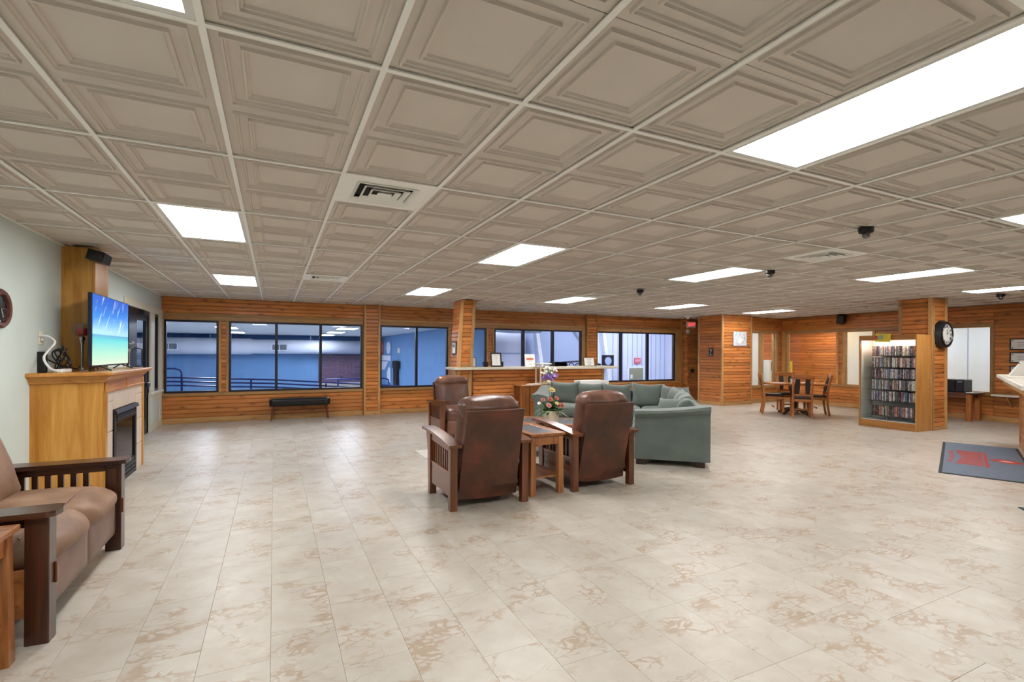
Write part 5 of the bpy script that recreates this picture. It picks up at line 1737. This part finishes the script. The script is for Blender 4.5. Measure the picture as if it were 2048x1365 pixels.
# ---- media cabinet full of video cases against the column
CX0, CX1, CY0, CY1, CZ = 10.885, 11.31, 5.03, 5.985, 1.83
t = thing('media_cabinet', 'lit oak video cabinet with glass shelves beside the clock column', 'cabinet', (0, 0, 0))
MB().box(CX0 - 0.012, CY0 - 0.022, 0, CX1 + 0.05, CY0, CZ, 0.003).build('side_panel', 'shelf_oak', t)
MB().box(CX0 - 0.012, CY1, 0, CX1 + 0.05, CY1 + 0.022, CZ, 0.003).build('side_panel', 'shelf_oak', t)
MB().box(CX0, CY0, CZ - 0.10, CX0 + 0.022, CY1, CZ, 0.003).box(CX0 + 0.022, CY0, CZ - 0.02, CX1 + 0.05, CY1, CZ).build('header', 'shelf_oak_h', t)
MB().box(CX0, CY0, 0.0, CX0 + 0.03, CY1, 0.14, 0.003).build('plinth', 'shelf_oak_h', t)
MB().box(CX1, CY0, 0.14, CX1 + 0.02, CY1, CZ - 0.02).build('back', 'case_inner', t)
MB().box(CX0 + .01, CY0, 0.14, CX1, CY0 + 0.008, CZ - 0.02).box(CX0 + .022, CY1 - 0.008, 0.14, CX1, CY1, CZ - 0.02).build('side_lining', 'case_inner', t)
MB().box(CX0 + .01, CY0 + .008, 0.13, CX1, CY1 - .008, 0.15).build('floor_board', 'case_inner', t)
MB().box(CX0 + 0.03, CY0 + 0.05, CZ - 0.06, CX0 + 0.06, CY1 - 0.05, CZ - 0.03).build('lamp_tube', 'case_tube', t)
SH = [1.425, 1.195, 0.975, 0.755, 0.53, 0.235]
for z in SH:
    MB().box(CX0 + 0.05, CY0 + 0.008, z - 0.012, CX1, CY1 - 0.008, z - 0.004).build('glass_shelf', 'clear_glass', t)
for z in SH:
    MB().box(CX0 + 0.10, CY0 + 0.012, z - 0.004, CX1 - 0.01, CY1 - 0.16, z + 0.004).build('case_tray', 'black_matte', t)
MB().box(CX0 + 0.012, CY0 + 0.0, 0.15, CX0 + 0.017, CY1, CZ - 0.10).build('glass_door', 'clear_glass', t)
MB().box(CX0 + 0.008, (CY0 + CY1) / 2 - 0.004, 0.15, CX0 + 0.022, (CY0 + CY1) / 2 + 0.004, 0.42).build('door_edge', 'steel', t)
t = thing('shelf_sign', 'yellow sign with a red letter on top of the video cabinet', 'sign', (CX0 - 0.02, 5.58, 1.70))
MB().box(-0.004, -0.145, 0, 0.0, 0.125, 0.165, 0, 1, Matrix.Rotation(R(2), 4, 'X')).build('card', 'sign_yellow', t)
lettering('lettering', 'S', 0.10, 'red', t, Matrix.Translation((-0.005, 0.10, 0.08)) @ FACE_XM, 0.001, 0.006)
MB().prism([(0.07, 0.04), (0.07, 0.12), (-0.02, 0.145), (-0.02, 0.05)], -0.006, -0.0045, 'x').build('picture_panel', 'leaf_pale', t)
ROWS = ['top row', 'second row', 'third row', 'fourth row', 'fifth row', 'bottom row']
case_me = [MB().box(-0.07, -0.0075 * k, 0, 0.07, 0.0075 * k, hh).mesh('video_case', 'case_spine') for k, hh in ((0.95, 0.19), (1.0, 0.188), (1.35, 0.19), (0.95, 0.172))]
rnd = random.Random(11)
ORD = lambda n: '%d%s' % (n, 'th' if 10 < n % 100 < 14 else {1: 'st', 2: 'nd', 3: 'rd'}.get(n % 10, 'th'))
for ri, z in enumerate(SH):
    y = CY1 - 0.165
    n = 0
    while y > CY0 + 0.045:
        k = rnd.choices((0, 1, 2, 3), (5, 4, 2, 1))[0]
        hw = 0.0075 * (0.95, 1.0, 1.35, 0.95)[k]
        n += 1
        o = link('video_case', case_me[k], None, (CX0 + 0.17 + rnd.uniform(-.006, .004), y - hw, z + 0.0041))
        tag(o, 'slim video case, %s from the left in the %s of the lit cabinet' % (ORD(n), ROWS[ri]), 'video case', 'video cases in the %s' % ROWS[ri])
        y -= 2 * hw + rnd.choice((0.0015, 0.003, 0.008))

# ---- dining set
TC = Vector((11.40, 7.75, 0))
DA = math.atan2(-0.68, 0.735)
t = thing('dining_table', 'wooden dining table with clipped corners in the boarded nook', 'table', TC, DA)
W, D, c_ = 0.64, 0.47, 0.22
MB().prism([(-W + c_, -D), (W - c_, -D), (W, -D + c_), (W, D - c_), (W - c_, D), (-W + c_, D), (-W, D - c_), (-W, -D + c_)], 0.72, 0.752).build('top', 'dining_wood_h', t)
MB().lathe([(0.11, 0.10), (0.075, 0.16), (0.06, 0.35), (0.085, 0.55), (0.09, 0.66), (0.16, 0.72), (0.0, 0.72)], 20).build('pedestal', 'mission_dark', t, smooth=True)
for k in range(4):
    a = k * PI / 2 + PI / 4
    MB().tube([(0.05 * math.cos(a), 0.05 * math.sin(a), 0.13), (0.25 * math.cos(a), 0.25 * math.sin(a), 0.10), (0.34 * math.cos(a), 0.34 * math.sin(a), 0.04), (0.38 * math.cos(a), 0.38 * math.sin(a), 0.032)], [0.04, 0.038, 0.034, 0.032], 10).build('foot', 'mission_dark', t, smooth=True)


def dining_chair(label):
    """faces +y, origin at the centre of the seat on the floor"""
    t = thing('dining_chair', label, 'chair', group='dining chairs round the nook table')
    for s in (-1, 1):
        # rear post: leg below, leaning back above
        x = s * 0.185
        q = lambda y, z, a=0.021: [(x - a, y - a, z), (x + a, y - a, z), (x + a, y + a, z), (x - a, y + a, z)]
        MB().loft([q(-0.25, 0), q(-0.21, 0.25), q(-0.205, 0.45), q(-0.235, 0.70), q(-0.30, 0.955, 0.018)]).build('leg', 'dining_wood', t)
        MB().box(x - 0.023, 0.17, 0, x + 0.023, 0.216, 0.43, 0.003).build('leg', 'dining_wood', t)
        MB().box(x - 0.011, -0.19, 0.37, x + 0.011, 0.18, 0.43).build('seat_rail', 'dining_wood_h', t)
    MB().box(-0.165, -0.215, 0.37, 0.165, -0.193, 0.43).build('seat_rail', 'dining_wood_h', t)
    MB().box(-0.165, 0.183, 0.37, 0.165, 0.205, 0.43).build('seat_rail', 'dining_wood_h', t)
    MB().soft(0.41, 0.44, 0.045, 0.02, (8, 8, 3), (0, 0, 0.006), 0, 1, Matrix.Translation((0, 0.0, 0.43))).build('seat', 'dining_seat', t, smooth='all')
    # crest rail: bowed board
    rings = []
    for k in range(9):
        u = -1 + k / 4
        x = u * 0.225
        y = -0.292 - 0.02 * (1 - u * u)
        z1 = 0.955 + 0.035 * (1 - u * u)
        rings.append([(x, y - 0.014, 0.885), (x, y + 0.014, 0.88), (x, y + 0.012, z1), (x, y - 0.012, z1)])
    MB().loft(rings).build('crest_rail', 'dining_wood_h', t)
    MB().box(-0.165, -0.225, 0.50, 0.165, -0.203, 0.54).build('lower_rail', 'dining_wood_h', t)
    for s in (-1, 1):
        MB().loft([[(s * 0.10 - a, y - 0.01, z), (s * 0.10 + a, y - 0.01, z), (s * 0.10 + a, y + 0.01, z), (s * 0.10 - a, y + 0.01, z)]
                   for y, z, a in ((-0.214, 0.54, 0.038), (-0.235, 0.68, 0.048), (-0.262, 0.80, 0.052), (-0.285, 0.885, 0.042))]).build('splat', 'dining_seat', t)
    MB().box(-0.165, -0.012, 0.16, 0.165, 0.012, 0.19).build('stretcher', 'dining_wood_h', t)
    return t


def place(rear, face):
    f = Vector((face[0], face[1], 0)).normalized()
    c = Vector((rear[0], rear[1], 0)) + f * 0.25
    return c, math.atan2(f.y, f.x) - PI / 2


DC = [((10.88, 8.22), (0.68, -0.73), 'dining chair in side view on the left of the nook table, papers on its seat'),
      ((10.82, 7.145), (0.77, 0.64), 'dining chair with its back to the camera in front of the nook table'),
      ((11.93, 7.27), (-0.68, 0.73), 'dining chair on the right of the nook table, beside the video cabinet'),
      ((11.98, 8.36), (-0.72, -0.69), 'dining chair on the far side of the nook table, facing the camera')]
dc0 = None
for rear, face, lab in DC:
    c, rz = place(rear, face)
    if dc0 is None:
        dc0 = dining_chair(lab)
        dc0.location, dc0.rotation_euler = c, (0, 0, rz)
        tag(MB().box(-0.11, -0.14, 0, 0.11, 0.14, 0.012, 0, 1).build('paper_sheets', 'white_paper', None, (c.x, c.y, 0.484), rz + 0.2), 'white papers lying on the seat of the left dining chair', 'papers')
    else:
        dup(dc0, c, rz, lab)
eX = Vector((math.cos(DA), math.sin(DA), 0))
eY = Vector((-eX.y, eX.x, 0))
for dx, dy, lab in ((-0.38, -0.15, 'white paper sheets at the left end of the nook table'), (0.34, 0.20, 'white placemat sheet at the right end of the nook table')):
    p_ = TC + eX * dx + eY * dy
    tag(MB().box(-0.15, -0.11, 0, 0.15, 0.11, 0.004).build('table_papers', 'white_paper', None, (p_.x, p_.y, 0.752), DA + 0.15), lab, 'papers')
p_ = TC + eX * 0.02 + eY * 0.12
t = thing('menu_stand', 'small white card holder standing on the nook table', 'card holder', (p_.x, p_.y, 0.752), DA)
MB().box(-0.06, -0.004, 0, 0.06, 0.004, 0.10, 0, 1, Matrix.Rotation(R(-10), 4, 'X')).build('card', 'white_paper', t)
MB().box(-0.06, -0.02, 0, 0.06, 0.03, 0.006).build('base', 'clear_glass', t)

# ---- block wall items
t = thing('canvas_picture', 'square white canvas with small colour dabs on the boarded block', 'picture', (11.985, 9.765, 1.88))
MB().box(-0.265, -0.035, -0.20, 0.265, 0.0, 0.20, 0.004).build('canvas', 'canvas_dabs', t)
MB().prism([(0.10 * math.cos(a * PI / 8), -0.05 + 0.08 * math.sin(a * PI / 8)) for a in range(16)], -0.038, -0.035, 'y').build('painted_disc', 'pool_ceiling', t)
t = thing('restroom_sign', 'small black restroom sign with white figure on the dark boards', 'sign', (11.308, 10.14, 1.50))
MB().box(-0.006, -0.08, -0.115, 0.0, 0.08, 0.115, 0.002).build('plate', 'black_plastic', t)
MB().tube([(-0.008, 0.035, 0.085), (-0.008, 0.0, 0.02), (-0.008, -0.035, 0.085)], 0.009, 6).build('symbol', 'white_paper', t)
MB().tube([(-0.008, 0.0, 0.02), (-0.008, 0.03, -0.045)], 0.009, 6).build('symbol', 'white_paper', t)
MB().box(-0.008, -0.05, -0.085, -0.006, 0.05, -0.07).build('braille_line', 'white_paper', t)
t = thing('exit_sign', 'lit red EXIT sign under the white dome camera by the restrooms', 'exit sign', (11.80, 11.36, 2.355))
MB().box(-0.18, -0.03, -0.10, 0.18, 0.03, 0.10, 0.008).build('housing', 'cream_board', t)
lettering('lettering', 'EXIT', 0.155, 'exit_red', t, Matrix.Translation((0.0, -0.033, 0)) @ FACE_YM, 0.001, 0.005)
tag(MB().lathe([(0.075, 0), (0.075, 0.02), (0.05, 0.04), (0.0, 0.042)], 24, M=Matrix.Translation((11.69, 11.40, 2.15)) @ MY).build('smoke_alarm', 'white_plastic', smooth=True), 'round white alarm disc under the exit sign', 'alarm')
t = thing('hand_dispenser', 'small black box on the boards left of the restroom sign', 'dispenser', (11.86, 11.38, 0.92))
MB().box(-0.05, -0.06, -0.06, 0.05, 0.02, 0.06, 0.006).build('case', 'black_plastic', t)
MB().tube([(-0.05, -0.01, -0.05), (-0.13, -0.01, -0.2), (-0.15, 0.01, -0.22)], 0.006, 6).build('cord', 'black_plastic', t)

# ---- dome cameras and loudspeakers
def dome(x, y, lab, mat, r=0.058, drop=0.0):
    t = thing('dome_camera', lab, 'security camera', (x, y, H - 0.004 - drop))
    MB().lathe([(r, 0.0), (r, -0.03), (r * 0.9, -0.045), (0.0, -0.045)], 24).build('base', mat, t, smooth=True)
    MB().lathe([(r * 0.85, -0.045), (r * 0.8, -0.065), (r * 0.55, -0.085), (0.0, -0.095)], 24).build('dome', 'bulb_glass' if mat != 'white_plastic' else 'clear_glass', t, smooth='all')
    MB().ball((0, 0, -0.065), r * 0.5).build('lens', 'black_plastic' if mat != 'white_plastic' else 'white_plastic', t, smooth='all')


dome(4.64, 2.51, 'black dome camera on the ceiling right of center, nearest one', 'black_plastic')
dome(5.90, 4.34, 'silver-black dome camera at the corner of the long light', 'black_plastic')
dome(5.72, 6.65, 'small black dome camera on the ceiling above the sofa', 'black_plastic')
dome(10.70, 10.42, 'white dome camera above the exit sign', 'white_plastic', 0.09)
dome(11.87, 4.20, 'small dome camera on the ceiling right of the clock column', 'black_plastic', 0.06)
t = thing('wall_speaker', 'black bookshelf speaker on the oak post above the television', 'speaker', (-1.66, 6.42, 2.425))
MB().box(-0.075, -0.14, -0.055, 0.065, 0.14, 0.055, 0.012, 2, Matrix.Rotation(R(14), 4, 'Y')).build('case', 'black_plastic', t, smooth=True)
MB().box(0.062, -0.13, -0.045, 0.068, 0.13, 0.045, 0.0, 1, Matrix.Rotation(R(14), 4, 'Y')).build('grille', 'black_matte', t)
MB().box(-0.12, 0.13, -0.02, -0.03, 0.165, 0.06).build('bracket', 'black_plastic', t)
t = thing('wall_speaker', 'black speaker tilted high on the right wall over the dining nook', 'speaker', (14.05, 8.20, 2.42))
MB().box(-0.10, -0.09, -0.13, 0.08, 0.09, 0.13, 0.015, 2, Matrix.Rotation(R(-18), 4, 'Y') @ Matrix.Rotation(R(12), 4, 'X')).build('case', 'black_plastic', t, smooth=True)
MB().box(0.06, -0.02, -0.02, 0.17, 0.02, 0.02).build('bracket', 'black_plastic', t)

# ---- phone list on the plank column left of the bar
PXF = 3.51 + lx(1.54)
t = thing('wall_plaque', 'small dark plaque with white card on the side of the slanted column', 'plaque', (PXF + 0.004, 9.80, 1.54))
MB().box(-0.02, -0.13, -0.145, 0.0, 0.13, 0.145, 0.004).build('board', 'mission_dark', t)
MB().box(-0.024, -0.09, -0.105, -0.02, 0.09, 0.105).build('card', 'white_paper', t)
MB().box(-0.027, -0.07, 0.02, -0.024, 0.07, 0.085).build('picture', 'ink_grey', t)

# ---- outlet under the nook opening
t = thing('wall_outlet', 'ivory outlet plate on the boards under the nook opening', 'outlet', (X_R - 0.001, 8.75, 0.38))
MB().box(-0.008, -0.045, -0.065, 0, 0.045, 0.065, 0.002).build('plate', 'ivory', t)
for z in (-0.025, 0.025):
    MB().box(-0.010, -0.015, z - 0.012, -0.008, 0.015, z + 0.012).build('socket', 'cream_board', t)

# ---- microwave on its table
t = thing('microwave_table', 'wooden table with thick legs under the right wall window', 'table', (13.95, 5.72, 0))
MB().box(-0.25, -0.45, 0.585, 0.24, 0.45, 0.62, 0.004).build('top', 'mission_wood_h', t)
for sx in (-1, 1):
    for sy in (-1, 1):
        MB().box(sx * 0.19 - 0.04, sy * 0.35 - 0.045, 0, sx * 0.19 + 0.04, sy * 0.35 + 0.045, 0.585, 0.004).build('leg', 'dining_wood', t)
for s in (-1, 1):
    MB().box(s * 0.19 - 0.012, -0.31, 0.50, s * 0.19 + 0.012, 0.31, 0.585).build('apron', 'mission_wood_h', t)
    MB().box(-0.15, s * 0.35 - 0.012, 0.50, 0.15, s * 0.35 + 0.012, 0.585).build('apron', 'mission_wood_h', t)
t = thing('microwave', 'black microwave oven on the table under the window', 'microwave', (13.93, 5.73, 0.62))
MB().box(-0.19, -0.27, 0.012, 0.19, 0.27, 0.28, 0.008).build('case', 'black_plastic', t)
md = MB().box(-0.20, -0.13, 0.02, -0.19, 0.265, 0.27, 0.003).build('door', 'black_matte', t)
MB().box(-0.203, -0.265, 0.02, -0.19, -0.14, 0.27, 0.003).build('control_panel', 'navy_frame', t)
MB().box(-0.206, -0.25, 0.22, -0.203, -0.16, 0.25).build('display', 'ink_grey', t)
MB().tube([(-0.20, -0.12, 0.05), (-0.225, -0.12, 0.06), (-0.225, -0.12, 0.23), (-0.20, -0.12, 0.24)], 0.008, 6).build('handle', 'black_plastic', md, smooth=True)
for sx in (-1, 1):
    for sy in (-1, 1):
        MB().box(sx * 0.15 - .02, sy * 0.22 - .02, 0, sx * 0.15 + .02, sy * 0.22 + .02, 0.013).build('foot', 'black_matte', t)
tag(MB().box(-0.06, -0.05, 0, 0.06, 0.05, 0.01).build('napkin_pack', 'white_paper', None, (13.77, 5.36, 0.62)), 'white napkin pack in front of the microwave', 'napkins')

# ---- certificates on the right wall, ledge
for k, (z0, z1, lab) in enumerate(((1.56, 1.80, 'top framed certificate at the right edge'), (1.28, 1.51, 'middle framed certificate at the right edge'), (1.00, 1.225, 'bottom framed certificate at the right edge'))):
    t = thing('certificate', lab, 'certificate', (X_R - 0.001, 4.66, (z0 + z1) / 2), 0, 'framed certificates')
    hh, hw = (z1 - z0) / 2, 0.22
    m = MB()
    m.box(-0.018, -hw, -hh, 0, hw, -hh + 0.02).box(-0.018, -hw, hh - 0.02, 0, hw, hh).box(-0.018, -hw, -hh + .02, 0, -hw + 0.02, hh - .02).box(-0.018, hw - 0.02, -hh + .02, 0, hw, hh - .02)
    m.build('frame', 'black_frame', t)
    MB().box(-0.010, -hw + 0.02, -hh + 0.02, -0.004, hw - 0.02, hh - 0.02).build('sheet', 'white_paper', t)
    for q in (-0.3, 0.0, 0.3):
        MB().box(-0.012, -0.10 + 0.03 * abs(q), q * hh - 0.004, -0.010, 0.10, q * hh + 0.004).build('text_line', 'ink_grey', t)
    for sy in (-1, 1):
        for sz in (-1, 1):
            MB().box(-0.012, sy * (hw - 0.045) - .012, sz * (hh - 0.045) - .012, -0.010, sy * (hw - 0.045) + .012, sz * (hh - 0.045) + .012).build('corner_ornament', 'ink_grey', t)
t = thing('wall_ledge', 'narrow cream ledge on the right wall beneath the certificates', 'ledge', (X_R - 0.001, 4.45, 0.57))
MB().box(-0.32, -0.6, 0, 0, 0.62, 0.035, 0.004).build('shelf', 'slab_edge', t)
for y in (-0.4, 0.4):
    MB().prism([(0.0, 0.0), (-0.25, 0.0), (0.0, -0.25)], y - 0.015, y + 0.015, 'y').build('bracket', 'pine_trim', t)

# ---- reception desk at the right edge: runs along its own axis
RA = math.atan2(0.377, 0.926)
t = thing('reception_desk', 'pine-boarded reception desk with white top cut off by the right edge', 'desk', (10.755, 3.569, 0), RA)
# local +x away along the face, face looks to +y, body on -y
MB().box(-4.2, -0.62, 0, -0.03, -0.02, 1.075).build('body', 'pine_trim_x', t)
for k in range(12):
    z = 0.07 + k * 0.0835
    o = link('plank', plank_mesh(4.0, 0.082), t, (-0.10, -0.02, z), PI)
MB().box(-0.10, -0.03, 0, 0.0, 0.012, 1.075, 0.003).build('corner_board', 'pine_trim', t)
MB().box(-0.03, -0.62, 0, 0.0, -0.03, 1.075, 0.003).build('end_panel', 'pine_trim', t)
MB().box(-4.2, -0.015, 0, -0.10, 0.008, 0.07, 0.002).build('kick_board', 'pine_trim_x', t)
MB().prism([(-4.0, 0.26), (0.20, 0.26), (0.26, 0.20), (0.26, -0.70), (-4.3, -0.70), (-4.3, 0.0)], 1.085, 1.13).build('top', 'slab_edge', t)
MB().prism([(-3.96, 0.22), (0.18, 0.22), (0.22, 0.18), (0.22, -0.66), (-4.26, -0.66), (-4.26, 0.0)], 1.13, 1.133).build('top_inlay', 'slab_cream', t)
MB().box(-3.9, -0.01, 1.0, -0.05, 0.2, 1.085).build('top_support', 'pine_trim_x', t)
t = thing('flyer_holder', 'slanted white flyer holder with photo strip on the reception desk', 'flyer holder', (10.22, 3.42, 1.133), RA)
m = MB()
m.hexa([(-0.16, -0.12, 0), (0.14, -0.12, 0), (0.14, 0.10, 0), (-0.16, 0.10, 0)], [(-0.16, -0.10, 0.22), (0.06, -0.10, 0.22), (0.06, -0.03, 0.22), (-0.16, -0.03, 0.22)])
m.build('holder', 'white_paper', t)
MB().box(-0.15, -0.028, 0.16, 0.05, -0.008, 0.20).build('photo_strip', 'plastic_green', t)
tag(MB().box(-0.15, -0.11, 0, 0.15, 0.11, 0.006).build('desk_papers', 'white_paper', None, (9.75, 3.25, 1.133), RA), 'white papers lying on the reception desk', 'papers')

# ---- floor mat with red feather print, second mat corner
e_ = Vector((0.926, 0.377, 0))
n_ = Vector((0.53, -0.848, 0))
t = thing('entrance_mat', 'grey floor mat with red print in front of the reception desk', 'mat', (7.385, 3.175, 0), RA)
ML, MW = 2.90, 0.86
MB().box(0, -MW, 0, ML, 0, 0.006, 0.002).build('rubber_edge', 'mat_edge', t)
MB().box(0.035, -MW + 0.035, 0.006, ML - 0.035, -0.035, 0.010).build('pile', 'mat_grey', t)
mid = 1.45
MB().box(0.75, -0.445, 0.010, 2.05, -0.475 + .0, 0.0112).build('print_bar', 'mat_red', t)
for k in range(15):
    x = 0.82 + k * 0.083
    u = abs(k - 7) / 7
    MB().box(x, -0.43, 0.010, x + 0.05, -0.22 + 0.07 * u, 0.0112).build('print_stripe', 'mat_red', t)
for k in range(8):
    x = 0.95 + k * 0.13
    MB().box(x, -0.125 - 0.02 * (1 - abs(k - 3.5) / 3.5), 0.010, x + 0.06, -0.075 - 0.02 * (1 - abs(k - 3.5) / 3.5), 0.0112).build('print_letter', 'mat_red', t)
fe = [(1.43, -0.475), (1.37, -0.55), (1.28, -0.62), (1.25, -0.70), (1.30, -0.77), (1.38, -0.83), (1.48, -0.77), (1.56, -0.68), (1.57, -0.60), (1.50, -0.53)]
MB().prism(fe, 0.010, 0.0112).build('print_feather', 'mat_red', t)
MB().prism([(1.42, -0.58), (1.36, -0.64), (1.38, -0.74), (1.43, -0.70), (1.47, -0.64)], 0.0112, 0.0118).build('print_highlight', 'mat_pink', t)
t = thing('door_mat', 'dark green mat corner poking in at the right edge', 'mat', (6.40, 2.135, 0), RA)
MB().prism([(0, 0), (0.22, -1.0), (-1.7, -1.0), (-1.55, -0.45)], 0, 0.008).build('mat', 'mat_green', t)
tag(MB().box(0, 0, 0, 0.5, 0.55, 0.005, 0.001).build('floor_plate', 'slab_edge', None, (1.885, 6.52, 0)), 'flat pale cover plate on the floor behind the left arm of the left recliner', 'floor plate')
